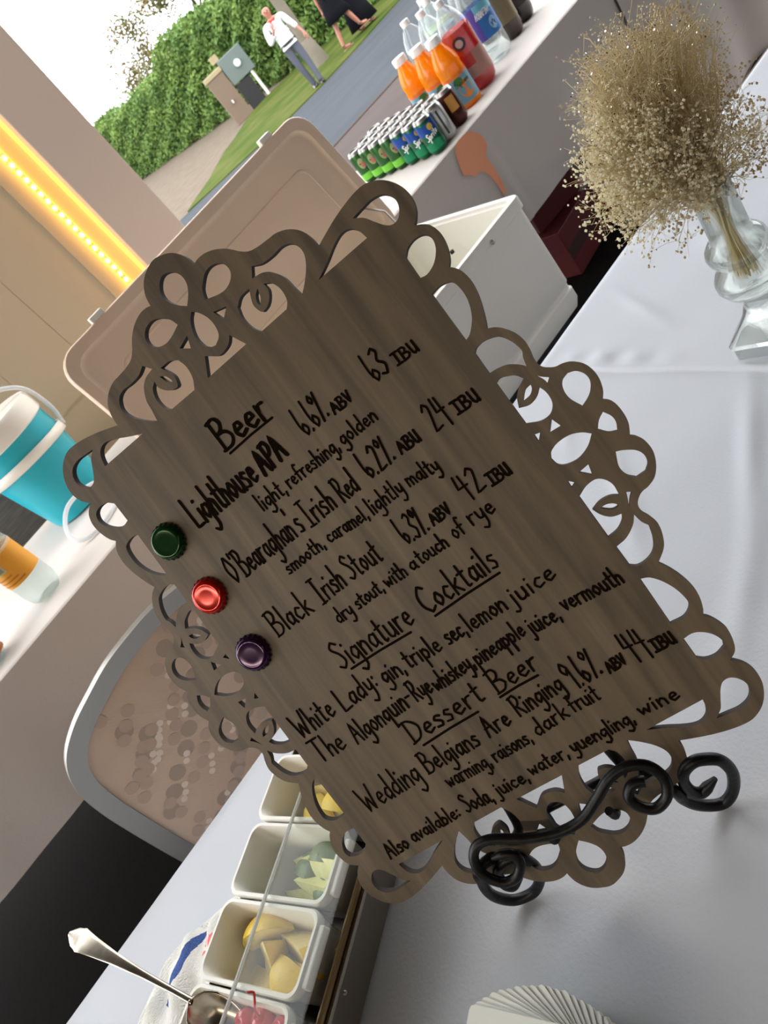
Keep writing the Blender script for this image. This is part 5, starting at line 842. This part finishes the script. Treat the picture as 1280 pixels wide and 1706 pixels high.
# ================================================================== COOLER CHEST
cc = thing('cooler_chest', 'big white open cooler chest between the two tables', 'cooler', (.755, 1.66, .42))
def chest():
    x0, x1, y0, y1, z0, z1 = .29, 1.221, 1.40, 1.90, .45, .775
    c_, e_ = (x0+x1)/2, (y0+y1)/2; w_, d_ = x1-x0, y1-y0
    L = [rrect(c_, e_, w_-.02, d_-.02, .02, z0, 4), rrect(c_, e_, w_-.004, d_-.004, .022, z0+.02, 4), rrect(c_, e_, w_-.004, d_-.004, .022, z0+.05, 4), rrect(c_, e_, w_-.012, d_-.012, .022, z0+.055, 4), rrect(c_, e_, w_-.012, d_-.012, .022, z0+.068, 4), rrect(c_, e_, w_-.006, d_-.006, .022, z0+.073, 4), rrect(c_, e_, w_-.006, d_-.006, .022, z1-.032, 4)]
    MB().loft(L, True, False).build('insulated_body', M['cool'], cc, local=False)
    L = [rrect(c_, e_, w_-.006, d_-.006, .022, z1-.032, 4), rrect(c_, e_, w_+.004, d_+.004, .022, z1-.029, 4), rrect(c_, e_, w_+.004, d_+.004, .022, z1-.004, 4), rrect(c_, e_, w_, d_, .022, z1, 4), rrect(c_, e_, w_-.03, d_-.03, .02, z1, 4), rrect(c_, e_, w_-.036, d_-.036, .02, z1-.006, 4), rrect(c_, e_, w_-.05, d_-.05, .02, z1-.008, 4)]
    MB().loft(L, False, False).build('top_rim', M['cool'], cc, local=False)
    L = [rrect(c_, e_, w_-.05, d_-.05, .02, z1-.008, 4), rrect(c_, e_, w_-.09, d_-.09, .03, z0+.05, 4)]
    MB().loft(L, False, True).build('liner', M['coolin'], cc, local=False)
    for xx in (.86, 1.08): MB().ball((xx, 1.396, .752), .006, 10, 6).build('rim_screw', M['alu'], cc, local=False)
    MB().lathe([(.006, 0), (.006, .008), (.0005, .009)], 10, org=(1.16, 1.66, .70)).build('drain_plug', M['dark'], cc, local=False)
    MB().tube([(1.175, 1.80, .765), (1.178, 1.83, .86), (1.165, 1.90, .90)], .0025, 6).build('lid_stay', M['alu'], cc, local=False)
chest()
# open lid: stands up from the back rim, underside towards the guests
lx0, lx1 = .285, 1.232
def lid_pt(u, v, o=0): # u 0..1 across, v height 0..1
    y = 1.875+.075*v; z = .778+.405*v
    return Vector((lx0+(lx1-lx0)*u, y, z))+Vector((0, -.983, .182))*o
def lloop(inset, o, r):
    L = []; w_, h_ = lx1-lx0, .412
    for (X, Y, Z) in rrect(w_/2, h_/2, w_-2*inset, h_-2*inset, r, 0, 6): L.append(lid_pt(X/w_, Y/h_, o))
    return L
MB().loft([lloop(.004, -.035, .055), lloop(0, -.03, .06), lloop(0, .0, .06), lloop(.003, .004, .058), lloop(.012, .005, .055), lloop(.030, .004, .045), lloop(.034, -.001, .043), lloop(.042, -.003, .04)], True, True).build('hinged_lid', M['lidp'], cc, local=False, label='open beige underside of the lid')
MB().loft([lloop(.105, -.0028, .03), lloop(.106, -.0012, .03), lloop(.110, -.0012, .03), lloop(.111, -.0028, .03)], False, False).build('lid_groove', M['lidp'], cc, local=False)
for u in (.17, .86): MB().box(lid_pt(u-.022, 1.0, -.02), lid_pt(u+.022, 1.03, .004)).build('latch_tab', M['white'], cc, False, local=False, bevel=.002)
MB().tube([lid_pt(.72, .30, -.002), lid_pt(.722, .31, .001)], .004, 8).build('lid_screw', M['dark'], cc, local=False)
sdn = thing('cooler_stand', 'dark low stand carrying the open cooler chest', 'stand', (.755, 1.65, 0))
MB().box((.33, 1.44, .41), (1.18, 1.86, .45)).build('platform', M['dark'], sdn, False, local=False)
for lx in (.37, 1.14):
    for ly in (1.48, 1.82): MB().tube([(lx, ly, 0), (lx, ly, .41)], .018, 10).build('leg', M['dark'], sdn, local=False)

# ================================================================== CHAIR
ch = thing('banquet_chair', 'grey metal banquet chair with dotted fabric back behind the bar table', 'chair', (-.075, 1.42, 0))
def chair():
    xc = -.075; half = .265; zt_ = .885; zb = .36
    prof = [(half+.006, zb), (half+.007, .50), (half+.003, .62), (half-.004, .72), (half-.018, .785), (half-.050, .832), (half-.10, .860), (half-.16, .876), (half*.2, .886), (0, .888)]
    base_ = catmull(prof+[(-x, z) for x, z in prof[::-1][1:]], False, 5, 120)
    def ol(inset):
        out = []
        for k, p in enumerate(base_):
            t = (base_[min(k+1, len(base_)-1)]-base_[max(k-1, 0)]).normalized(); q = p+Vector((-t.y, t.x))*inset
            if k == 0 or k == len(base_)-1: q = p+Vector((-inset if p.x > 0 else inset, 0))
            out.append(q)
        return out
    fr = MB(); o0 = ol(0); o1 = ol(.034)
    def yb(z): return 1.29+.05*(z-.8)*-1+.0
    n = len(o0); L = []
    for k in range(n):
        a, b = o0[k], o1[k]; ya, ybb = yb(a.y), yb(b.y)
        L.append([(xc+a.x, ya+.006, a.y), (xc+a.x, ya-.008, a.y), (xc+a.x*.985+b.x*.015, ya-.012, a.y*.985+b.y*.015+0), (xc+b.x, ybb-.010, b.y), (xc+b.x, ybb+.012, b.y), (xc+a.x*.9+b.x*.1, ya+.014, a.y*.9+b.y*.1)])
    fr.loft(L, True, True); fr.build('back_frame', M['grey'], ch, local=False)
    m = bpy.data.materials.new('dotted_fabric'); m.use_nodes = True; nt = m.node_tree; b = nt.nodes['Principled BSDF']; b.inputs['Roughness'].default_value = .9
    b.inputs['Base Color'].default_value = lin((176, 152, 132))
    N = nt.nodes.new; tc = N('ShaderNodeTexCoord'); n_ = N('ShaderNodeTexNoise'); n_.inputs['Scale'].default_value = 5; n_.inputs['Detail'].default_value = 2
    nt.links.new(tc.outputs['Object'], n_.inputs[0]); r = N('ShaderNodeValToRGB'); r.color_ramp.elements[0].position = .3; r.color_ramp.elements[1].position = .7
    r.color_ramp.elements[0].color = lin((196, 166, 142)); r.color_ramp.elements[1].color = lin((210, 184, 162)); nt.links.new(n_.outputs['Fac'], r.inputs[0]); nt.links.new(r.outputs[0], b.inputs['Base Color'])
    wv = N('ShaderNodeTexWave'); wv.inputs['Scale'].default_value = 160; wv.bands_direction = 'DIAGONAL'; nt.links.new(tc.outputs['Object'], wv.inputs[0]); bp = N('ShaderNodeBump'); bp.inputs['Strength'].default_value = .25; bp.inputs['Distance'].default_value = .001
    nt.links.new(wv.outputs['Fac'], bp.inputs['Height']); nt.links.new(bp.outputs[0], b.inputs['Normal'])
    fab = MB(); o2 = ol(.030); bot = [(-(half-.03), zb+.03), ((half-.03), zb+.03)]
    half_n = len(o2)//2
    rows_ = []
    for k in range(half_n+1):
        a = o2[k]; c_ = o2[len(o2)-1-k]
        rows_.append([(xc+a.x+(c_.x-a.x)*t/16, yb(a.y)-.004-.012*math.sin(PI*t/16)*math.sin(PI*min(1, k/(half_n)*.96+.02)), a.y) for t in range(17)])
    fab.loft(rows_, False, False, closed=False)
    # woven dots, in diagonal runs
    dk = mat('dark_dot', (172, 152, 136), .9); lt = mat('light_dot', (226, 206, 188), .9); md_ = mat('mid_dot', (188, 164, 146), .9)
    def ins(x, z): return abs(x) < half-.05 and .42 < z < .84 and not (abs(x) > half-.10 and z > .80)
    D1, D2, D3 = 1, 2, 3
    from mathutils.bvhtree import BVHTree
    bvh = BVHTree.FromPolygons([Vector(p) for p in fab.v], list(fab.f))
    def ydot(x, z):
        k = max(0, min(1, (z-.39)/.47)); return yb(z)-.004-.012*math.sin(PI*(x+half-.03)/(2*(half-.03)))*math.sin(PI*min(1, k*.96+.02))-.0009
    def dot(mb, x, z, r_):
        if ins(x, z):
            fab.cur = mb; ring_ = []
            for k in range(17):
                a = 2*PI*k/16; q = (xc+x+(r_*math.cos(a) if k < 16 else 0), 1.0, z+(r_*math.sin(a) if k < 16 else 0)); h_ = bvh.ray_cast(Vector(q), Vector((0, 1, 0)))
                ring_.append((q[0], (h_[0].y if h_[0] is not None else ydot(q[0]-xc, q[2]))-.0004-.0002*mb, q[2]))
            fab.add(ring_, [(k, (k+1) % 16, 16) for k in range(16)])
    for (x, z, n1) in ((-.175, .70, 3), (-.13, .78, 1), (-.205, .60, 3), (-.10, .66, 3), (-.02, .72, 3), (-.05, .56, 3), (.06, .66, 3), (.10, .78, 3), (-.17, .50, 2), (.14, .60, 3), (.02, .82, 2), (-.11, .52, 2), (.16, .72, 3)):
        for k in range(n1): dot(D1, x+.031*k, z+.021*k, .0160)
    for q in range(46):
        x, z = R.uniform(-.24, .2), R.uniform(.42, .84)
        for k in range(R.randint(1, 3)): dot(D3, x+.022*k, z+.016*k, .0120)
    for q in range(26):
        x, z = R.uniform(-.22, .2), R.uniform(.44, .80)
        for k in range(R.randint(2, 4)): dot(D2, x+.011*k, z+.010*k+R.uniform(-.003, .003), .0065)
    bk = fab.build('back_panel', [m, dk, lt, md_], ch, local=False)
    st_ = MB(); st_.loft([rrect(xc, 1.53, .44, .42, .05, .43, 4), rrect(xc, 1.53, .46, .44, .05, .45, 4), rrect(xc, 1.53, .45, .43, .06, .48, 4)]); st_.build('seat', m, ch, local=False)
    for (x, y) in ((-.20, 1.34), (.20, 1.34), (-.20, 1.72), (.20, 1.72)): MB().tube([(xc+x, y, 0), (xc+x*.97, y, .435)], .012, 10).build('leg', M['grey'], ch, local=False)
    for x in (-.22, .22): MB().tube([(xc+x, 1.34, .30), (xc+x*1.08, 1.325, .42)], .011, 8).build('back_post', M['grey'], ch, local=False)
chair()

# ================================================================== STORAGE UNDER THE BACK TABLE
def crate(name, a, b, col, label, cat, rz=0, stripe=None, lid=True):
    c_ = ((a[0]+b[0])/2, (a[1]+b[1])/2, a[2]); o = thing(name, label, cat, c_, (0, 0, rz)); hx, hy, h = (b[0]-a[0])/2, (b[1]-a[1])/2, b[2]-a[2]
    MB().box((-hx, -hy, 0), (hx, hy, h)).build('carton', mat(name+'_paint', col, .6), o, False, bevel=.004)
    if stripe: MB().box((-hx-.001, -hy-.0015, h*.35), (hx+.001, -hy+.001, h*.62)).build('printed_band', mat(name+'_band', stripe, .6), o, False)
    if lid: MB().box((-hx, -.006, h), (hx, .006, h+.0015)).build('tape', mat(name+'_tape', tuple(min(255, int(v*1.4+8)) for v in col), .4), o, False)
    return o
crate('drink_carton', (1.93, 2.20, 0), (2.24, 2.48, .20), (96, 14, 14), 'red drink carton on the floor under the back table', 'carton', .15, (60, 16, 16))
crate('drink_carton', (1.98, 2.26, .2025), (2.24, 2.46, .33), (84, 12, 14), 'red drink carton stacked on top of the front red one', 'carton', -.1)
crate('drink_carton', (2.28, 2.24, 0), (2.50, 2.44, .13), (150, 26, 22), 'small bright red carton right of the stacked red ones', 'carton', .3, (186, 150, 120))
crate('cardboard_box', (2.26, 2.48, 0), (2.48, 2.70, .26), (116, 86, 56), 'brown cardboard box behind the small red carton', 'box', -.1)
bagm = mat('black_bin_liner', (20, 19, 20), .3, bump=.6, nscale=30)
bag = MB(); bag.lathe([(.10, 0), (.14, .03), (.15, .10), (.11, .19), (.05, .24), (.02, .27), (.03, .30)], 26, lambda a, r, z: r*(1+.09*math.sin(5*a+z*30)+.05*math.sin(11*a)), (2.02, 2.66, 0)); tag(bag.build('rubbish_bag', bagm), 'black plastic bag slumped behind the red cartons', 'bag')

# ================================================================== LED ROPE LIGHT
lr = thing('rope_light', 'vertical warm LED rope light in the channel beside the beige post', 'light', (.872, 3.035, .2))
MB().tube([(.872, 3.030, .2), (.872, 3.030, 3.05)], .010, 10).build('clear_tube', clear('amber_tube', (255, 226, 150), .2, haze=.15), lr, local=False)
MB().box((.885, 3.036, .2), (.945, 3.049, 3.05)).build('channel_glow_strip', mat('painted_channel_glow', (240, 205, 140), .5, emit=(255, 200, 110), estr=.22), lr, False, local=False)  # amber colour and faint emission imitate LED light falling on the channel
MB().box((.944, 3.02, .2), (.9545, 3.049, 3.05)).build('edge_glow_strip', mat('painted_edge_glow', (255, 220, 110), .5, emit=(255, 214, 110), estr=.9), lr, False, local=False)  # emissive sliver imitates the lit edge of the post, not a light source
ledm = mat('warm_led', (255, 236, 180), .4, emit=(255, 222, 150), estr=16)
led0 = None
for k in range(84):
    z = .22+.0298*k
    if led0 is None:
        led0 = MB().ball((0, 0, 0), .0078, 8, 5, (1, 1, 1.2)).build('led', ledm, lr); led0.location = Vector((.872, 3.030, z))-Vector(lr.location)
    else:
        q = led0.copy(); COL.objects.link(q); q.location = Vector((.872, 3.030, z))-Vector(lr.location)

# ================================================================== OUTSIDE: HEDGE, TREES, POLE, METER, PEOPLE
def foliage(fn, n, size, name, m, parent=None, off=None):
    mb = MB()
    for i in range(n):
        p = fn(); d = Vector((R.gauss(0, 1), R.gauss(0, 1), R.gauss(.3, 1))).normalized(); u = d.orthogonal().normalized(); u = Matrix.Rotation(R.uniform(0, 6.28), 3, d) @ u; w_ = d.cross(u); s_ = size*R.uniform(.6, 1.3)
        q = [p-u*s_*.5, p+w_*s_*.24, p+u*s_*.55, p-w_*s_*.24]
        if off is not None: q = [x-off for x in q]
        mb.add(q, [(0, 1, 2, 3)])
    return mb.build(name, m, parent, False, kind='stuff' if parent else None)
HP = [(23, 15.0), (16.2, 16.6), (15.25, 18.5), (15.0, 21.5), (15.3, 25), (15.5, 29), (16.2, 35), (17.2, 43.5), (17.8, 48)]
def hedge_at(t):
    t = max(0, min(.9999, t))*(len(HP)-1); i = int(t); f = t-i; return Vector(HP[i]).lerp(Vector(HP[i+1]), f), (Vector(HP[i+1])-Vector(HP[i])).normalized()
hg = thing('hedge', 'long clipped green hedge behind the grass and sandy path', 'hedge', (15.2, 25, zg-.06))
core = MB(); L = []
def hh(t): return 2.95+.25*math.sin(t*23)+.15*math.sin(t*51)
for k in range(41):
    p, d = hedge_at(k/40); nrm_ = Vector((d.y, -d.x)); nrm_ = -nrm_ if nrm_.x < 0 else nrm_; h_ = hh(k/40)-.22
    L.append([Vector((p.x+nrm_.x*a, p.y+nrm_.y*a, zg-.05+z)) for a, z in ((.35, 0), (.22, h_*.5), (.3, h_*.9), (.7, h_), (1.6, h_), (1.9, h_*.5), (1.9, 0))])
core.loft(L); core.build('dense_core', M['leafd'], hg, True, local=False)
def hp():
    t = R.random()**.75; p, d = hedge_at(t); nrm_ = Vector((d.y, -d.x)); nrm_ = -nrm_ if nrm_.x < 0 else nrm_
    h_ = hh(t)
    if R.random() < .72:
        z = h_*R.random()**.9; a = R.uniform(-.05, .34)+.12*math.sin(z*7+t*90)
    else: z = h_+R.gauss(-.05, .10); a = R.uniform(.1, 1.5)
    q = p+nrm_*a; return Vector((q.x, q.y, zg-.05+max(.02, z)))
foliage(hp, 42000, .165, 'leaves', M['leaf'], hg, Vector(hg.location))
for i, (x, y, h_, n, label) in enumerate([(19.5, 38, 5.2, 2700, 'sparse brownish tree behind the middle of the hedge'), (19.0, 31.5, 6.6, 4500, 'brownish tree above the hedge left of the man'), (22.5, 46.5, 4.2, 1800, 'small thin tree behind the far end of the hedge'), (20.5, 26, 8.0, 5200, 'tall dark green tree rising behind the man in the white shirt')]):
    t_ = thing('tree', label, 'tree', (x, y, zg-.06), group='trees behind the hedge')
    tk = MB(); tk.tube([(0, 0, 0), (.05, 0, h_*.4), (0, .1, h_*.8)], [.12, .09, .03], 8)
    for q in range(9):
        a = R.uniform(0, 6.28); z = h_*R.uniform(.35, .75); tk.tube([(0, 0, z), (.5*math.cos(a), .5*math.sin(a), z+.45), (.95*math.cos(a), .95*math.sin(a), z+.75)], [.04, .025, .01], 5)
    tk.build('trunk', M['bark'], t_)
    cl = [Vector((R.gauss(0, .75), R.gauss(0, .75), h_*R.uniform(.5, 1))) for _ in range(16)]
    foliage(lambda: R.choice(cl)+Vector((R.gauss(0, .34), R.gauss(0, .34), R.gauss(0, .28))), n, .17, 'crown', M['leaf'] if i == 3 else M['leafb'], t_)
pl = thing('lamp_pole', 'pale concrete pole with flared base on the grass', 'pole', (12.35, 17.55, zg+.02))
MB().lathe([(.145, .0), (.14, .5), (.12, 4), (.10, 8.5), (.0005, 8.5)], 20).build('shaft', M['pole'], pl)
MB().lathe([(.24, 0), (.235, .05), (.19, .40), (.155, .62), (.14, .64)], 20).build('flared_base', M['pole'], pl)
mx = thing('utility_pedestal', 'tan utility pedestal with a tap standing in front of the hedge', 'utility box', (13.05, 23.35, zg-.06), (0, 0, -.45))
MB().box((-.30, -.12, 0), (.30, .12, 1.38)).build('post_panel', M['tan'], mx, False, bevel=.01); MB().box((-.33, -.15, 1.38), (.33, .15, 1.52)).build('pale_cap', M['tanl'], mx, False, bevel=.02)
MB().tube([(.0, -.12, .62), (.0, -.22, .62), (.0, -.24, .55)], .03, 8).build('tap', M['alu'], mx)
mt = thing('meter_box', 'grey-green electric meter box on a post beside the tan pedestal', 'utility box', (13.72, 23.0, zg-.06), (0, 0, -.45))
MB().box((-.42, -.10, .85), (.42, .14, 1.62)).build('enclosure', M['box'], mt, False, bevel=.02); MB().lathe([(.11, 0), (.10, .08), (.0005, .1)], 16, org=(0, 0, 0)).build('meter_dial', mat('meter_glass', (196, 206, 206), .2), mt)
mt.children[-1].rotation_euler = (PI/2, 0, 0); mt.children[-1].location = (.05, -.10, 1.25)
MB().tube([(.25, 0, 0), (.25, 0, .85)], .05, 10).build('conduit', M['white'], mt); MB().box((-.40, -.05, 0), (.12, .10, .82)).build('dark_back_panel', M['dark'], mt, False); MB().box((-.55, .0, 1.62), (-.30, .12, 1.82)).build('side_cap', M['tanl'], mt, False, bevel=.01)

def skin(pts, edges, root, parent=None, name='body', m=None, sub=2):
    """one continuous skinned surface: pts = [(x,y,z,r)], edges = index pairs"""
    me_ = bpy.data.meshes.new('s'); me_.from_pydata([p[:3] for p in pts], edges, []); ob = bpy.data.objects.new('s', me_); COL.objects.link(ob)
    sm = ob.modifiers.new('skin', 'SKIN'); sm.use_smooth_shade = True
    for i, v in enumerate(me_.skin_vertices[0].data):
        r = pts[i][3]; v.radius = r if isinstance(r, tuple) else (r, r); v.use_root = (i == root)
    ss = ob.modifiers.new('sub', 'SUBSURF'); ss.levels = sub; ss.render_levels = sub
    bpy.context.view_layer.update()
    out = bpy.data.meshes.new_from_object(ob.evaluated_get(bpy.context.evaluated_depsgraph_get())); bpy.data.objects.remove(ob)
    out.name = name; out.materials.clear(); out.materials.append(m)
    for p in out.polygons: p.use_smooth = True
    o = bpy.data.objects.new(name, out); COL.objects.link(o)
    if parent: o.parent = parent
    return o
def chain(pts, edges, start, new):
    prev = start
    for p in new: pts.append(p); edges.append((prev, len(pts)-1)) if prev is not None else None; prev = len(pts)-1
    return prev
def hand(pts, edges, wr, base, d, side, up):
    """palm, four unequal bent fingers and a thumb leaving the side of the palm"""
    d = Vector(d).normalized(); s_ = Vector(side).normalized(); u = Vector(up).normalized()
    def P(a, b, c, r): q = Vector(base)+d*a+s_*b+u*c; return (q.x, q.y, q.z, r)
    pm = chain(pts, edges, wr, [P(.03, 0, 0, (.034, .018)), P(.075, 0, 0, (.038, .017))])
    for k, ln in ((-1.5, .062), (-.5, .076), (.5, .082), (1.5, .072)):
        chain(pts, edges, pm, [P(.095, k*.021, 0, .0095), P(.095+ln*.5, k*.022, .006, .0085), P(.095+ln*.95, k*.022, .022, .007)])
    chain(pts, edges, pm-1, [P(.045, .045, .004, .011), P(.075, .066, .012, .010), P(.098, .072, .02, .008)])
def person(label, loc, rz, legs, arms, cat='person', build=1.0):
    o = thing('person', label, cat, loc, (0, 0, rz)); pts = []; ed = []
    chain(pts, ed, None, [(0, 0, .96, (.15, .11)), (0, 0, 1.12, (.145, .10)), (0, .01, 1.30, (.16, .105)), (0, .015, 1.43, (.12, .08)), (0, 0, 1.50, .055), (0, -.012, 1.56, (.065, .075)), (0, -.012, 1.64, (.075, .095)), (0, 0, 1.71, (.06, .075))])
    ed_n = chain(pts, ed, 6, [(0, -.115, 1.625, .014)])      # nose
    for sx in (-1, 1): chain(pts, ed, 6, [(sx*.085, .005, 1.635, .012)])   # ears
    for lg in legs:
        a = chain(pts, ed, 0, [(*lg[0], .088), (*((Vector(lg[0])+Vector(lg[1]))/2), .075), (*lg[1], .055), (*(Vector(lg[1]).lerp(Vector(lg[2]), .35)), .056), (*lg[2], .036)])
        chain(pts, ed, a, [(*lg[3], .036), (*lg[4], .028)])
    for am in arms:
        a = chain(pts, ed, 3, [(*am[0], .055), (*((Vector(am[0])+Vector(am[1]))/2), .046), (*am[1], .038), (*((Vector(am[1])+Vector(am[2]))/2), .035), (*am[2], .024)])
        hand(pts, ed, a, am[2], am[3], am[4], am[5])
    body = skin(pts, ed, 0, o, 'body', M['skin'])
    ey = MB()
    for sx in (-1, 1): ey.ball((sx*.032, -.098, 1.645), .011, 8, 6)
    ey.build('eyes', mat('eye_dark', (46, 36, 32), .3), body); MB().tube([(-.025, -.104, 1.583), (0, -.108, 1.580), (.025, -.104, 1.583)], .006, 6).build('mouth', mat('lips', (176, 96, 88), .5), body)
    return o
def shoe(o, an, toe, m=None):
    an, toe = Vector(an), Vector(toe); d = (toe-an); d.z = 0; d = d.normalized()
    MB().tube(catmull([an-d*.06+Vector((0, 0, -.03)), an+Vector((0, 0, -.02)), an+d*.09+Vector((0, 0, -.04)), an+d*.27+Vector((0, 0, -.045))], False, 3, 120), [.052, .060, .066, .068, .068, .066, .064, .060, .056, .036], 10, flat=.8).build('shoe', m or M['shoe'], o)
# man: walking towards the guests, one hand up at his collar
az = math.atan2(-10.31, 15.17)
legL = [(-.095, 0, .92), (-.09, -.02, .50), (-.05, .05, .09), (-.05, -.03, .045), (-.055, -.15, .035)]
legR = [(.095, 0, .92), (.12, -.06, .50), (.10, -.12, .09), (.105, -.20, .045), (.115, -.31, .035)]
armL = [(-.20, .01, 1.42), (-.285, -.02, 1.14), (-.11, -.19, 1.28), (.35, -.15, .9), (.8, 0, -.3), (0, -1, .1)]
armR = [(.20, .01, 1.42), (.30, .03, 1.15), (.37, -.06, .93), (.2, -.2, -1), (-.5, -.8, 0), (-.8, .5, 0)]
man = person('bald man in white shirt, red bow tie and grey trousers walking on the grass', (10.31, 15.17, zg+.005), az, [legL, legR], [armL, armR])
def clothes(o, pts, ed, root, name, m): return skin(pts, ed, root, o, name, m)
p, e = [], []
chain(p, e, None, [(0, 0, .985, (.172, .135)), (0, 0, 1.06, (.176, .136)), (0, 0, 1.14, (.172, .13)), (0, .008, 1.30, (.185, .132)), (0, .012, 1.42, (.14, .10)), (0, .004, 1.475, .072)])
chain(p, e, 4, [(-.20, .01, 1.425, .074), (-.245, -.005, 1.28, .068), (-.285, -.02, 1.145, .060), (-.19, -.11, 1.215, .054), (-.14, -.165, 1.255, .048)])
chain(p, e, 4, [(.20, .01, 1.425, .074), (.25, .02, 1.28, .068), (.30, .03, 1.15, .060), (.33, -.01, 1.06, .054)])
clothes(man, p, e, 1, 'shirt', M['shirt'])
p, e = [], []
chain(p, e, None, [(0, 0, 1.06, (.166, .128)), (0, 0, .95, (.178, .138))])
for lg in (legL, legR): chain(p, e, 1, [(*lg[0], .105), (*((Vector(lg[0])+Vector(lg[1]))/2), .092), (*lg[1], .074), (*((Vector(lg[1])+Vector(lg[2]))/2), .068), (lg[2][0], lg[2][1], .03, .064)])
clothes(man, p, e, 0, 'trousers', M['trouser'])
MB().lathe([(.188, .950), (.196, .955), (.196, .995), (.188, 1.0)], 24, lambda a, r, z: r*math.sqrt(math.cos(a)**2+(.80*math.sin(a))**2)).build('belt', M['shoe'], man)
bw = MB()
for sx in (-1, 1): bw.loft([[(sx*.008, -.118+dy, 1.455+dz) for dy, dz in ((-.01, -.012), (.008, -.012), (.008, .012), (-.01, .012))], [(sx*.062, -.112+dy, 1.455+dz) for dy, dz in ((-.012, -.034), (.010, -.034), (.010, .034), (-.012, .034))]])
bw.ball((0, -.120, 1.455), .016, 8, 6); bw.build('bow_tie', M['bow'], man)
for lg in (legL, legR): shoe(man, (lg[2][0], lg[2][1], .075), lg[4])
# women: striding to the left along the grass edge
def woman(label, loc, rz, legs, arms, hem, name, sandal=True, hr=.22):
    o = person(label, loc, rz, legs, arms); p, e = [], []
    hy = (legs[0][1][1]+legs[1][1][1])/2
    chain(p, e, None, [(0, 0, 1.40, (.15, .10)), (0, 0, 1.26, (.17, .125)), (0, 0, 1.10, (.148, .118)), (0, 0, 1.02, (.165, .13))])
    for sx in (-1, 1): chain(p, e, 0, [(sx*.13, 0, 1.45, .045)])
    skin(p, e, 2, o, 'dress_bodice', M['black'])
    sk = MB(); L = []
    for (t, w_, d_) in ((0, .150, .120), (.12, .185, .150), (.3, .20, .19), (.65, hr*.92, hr*1.25), (1, hr, hr*1.6)):
        z = 1.10+(hem-1.10)*t; y = hy*t
        L.append([(w_*math.cos(a)*(1+.04*t*math.sin(7*a)), y+d_*math.sin(a)*(1+.04*t*math.sin(5*a)), z) for a in [2*PI*k/28 for k in range(28)]])
    sk.loft(L, True, False); so_ = sk.build('dress_skirt', M['black'], o); sm_s = so_.modifiers.new('thickness', 'SOLIDIFY'); sm_s.thickness = .006
    hr_ = MB(); hr_.ball((0, .012, 1.665), .108, 16, 10, (.92, 1.0, 1.05)); hr_.tube([(0, .07, 1.64), (0, .09, 1.52), (0, .085, 1.40)], [.09, .075, .03], 12)
    hro = hr_.build('hair', mat('brown_hair', (86, 58, 38), .6), o)
    # open the face
    bm = bmesh.new(); bm.from_mesh(hro.data); bmesh.ops.delete(bm, geom=[f for f in bm.faces if f.calc_center_median().y < -.035 and f.calc_center_median().z < 1.70], context='FACES'); bm.to_mesh(hro.data); bm.free()
    if sandal:
        for lg in legs:
            an, to = Vector(lg[2]), Vector(lg[4]); d = (to-an); d.z = 0; d = d.normalized()
            z0 = lg[4][2]-.03; MB().tube([Vector((an.x, an.y, z0))-d*.05, Vector((an.x, an.y, z0))+d*.08, Vector((to.x, to.y, z0))+d*.05], [.044, .048, .042], 10, flat=.3).build('sandal', mat('tan_sandal', (120, 92, 66), .5), o)
            MB().tube([(an.x+.042*math.cos(a), an.y+.042*math.sin(a), lg[2][2]+.01) for a in [2*PI*k/14 for k in range(15)]], .011, 6).build('ankle_strap', mat('sandal_strap', (84, 62, 46), .5), o)
    return o
wl = [[(-.09, 0, .92), (-.08, -.22, .54), (-.07, -.34, .20), (-.07, -.42, .17), (-.07, -.52, .15)], [(.09, 0, .92), (.09, .10, .50), (.09, .22, .09), (.09, .14, .045), (.09, .03, .035)]]
wa = [[(-.18, 0, 1.40), (-.24, -.10, 1.14), (-.25, -.26, .94), (0, -.4, -1), (.2, -.8, .3), (1, 0, 0)], [(.18, 0, 1.40), (.23, .08, 1.14), (.24, .10, .90), (0, .1, -1), (0, -1, 0), (-1, 0, 0)]]
woman('woman in knee-length black dress and sandals striding along the grass', (12.0, 15.62, zg+.03), math.radians(232)-PI/2+math.radians(-60), wl, wa, .56, 'dress')
wl2 = [[(-.09, 0, .92), (-.09, -.10, .50), (-.09, -.10, .09), (-.09, -.18, .045), (-.09, -.28, .035)], [(.09, 0, .92), (.09, .04, .50), (.09, .14, .09), (.09, .06, .045), (.09, -.04, .035)]]
woman('woman in a floor-length black dress beside the one in sandals', (12.75, 15.95, zg+.03), math.radians(232)-PI/2+math.radians(-60), wl2, wa, .10, 'dress', sandal=False, hr=.25)
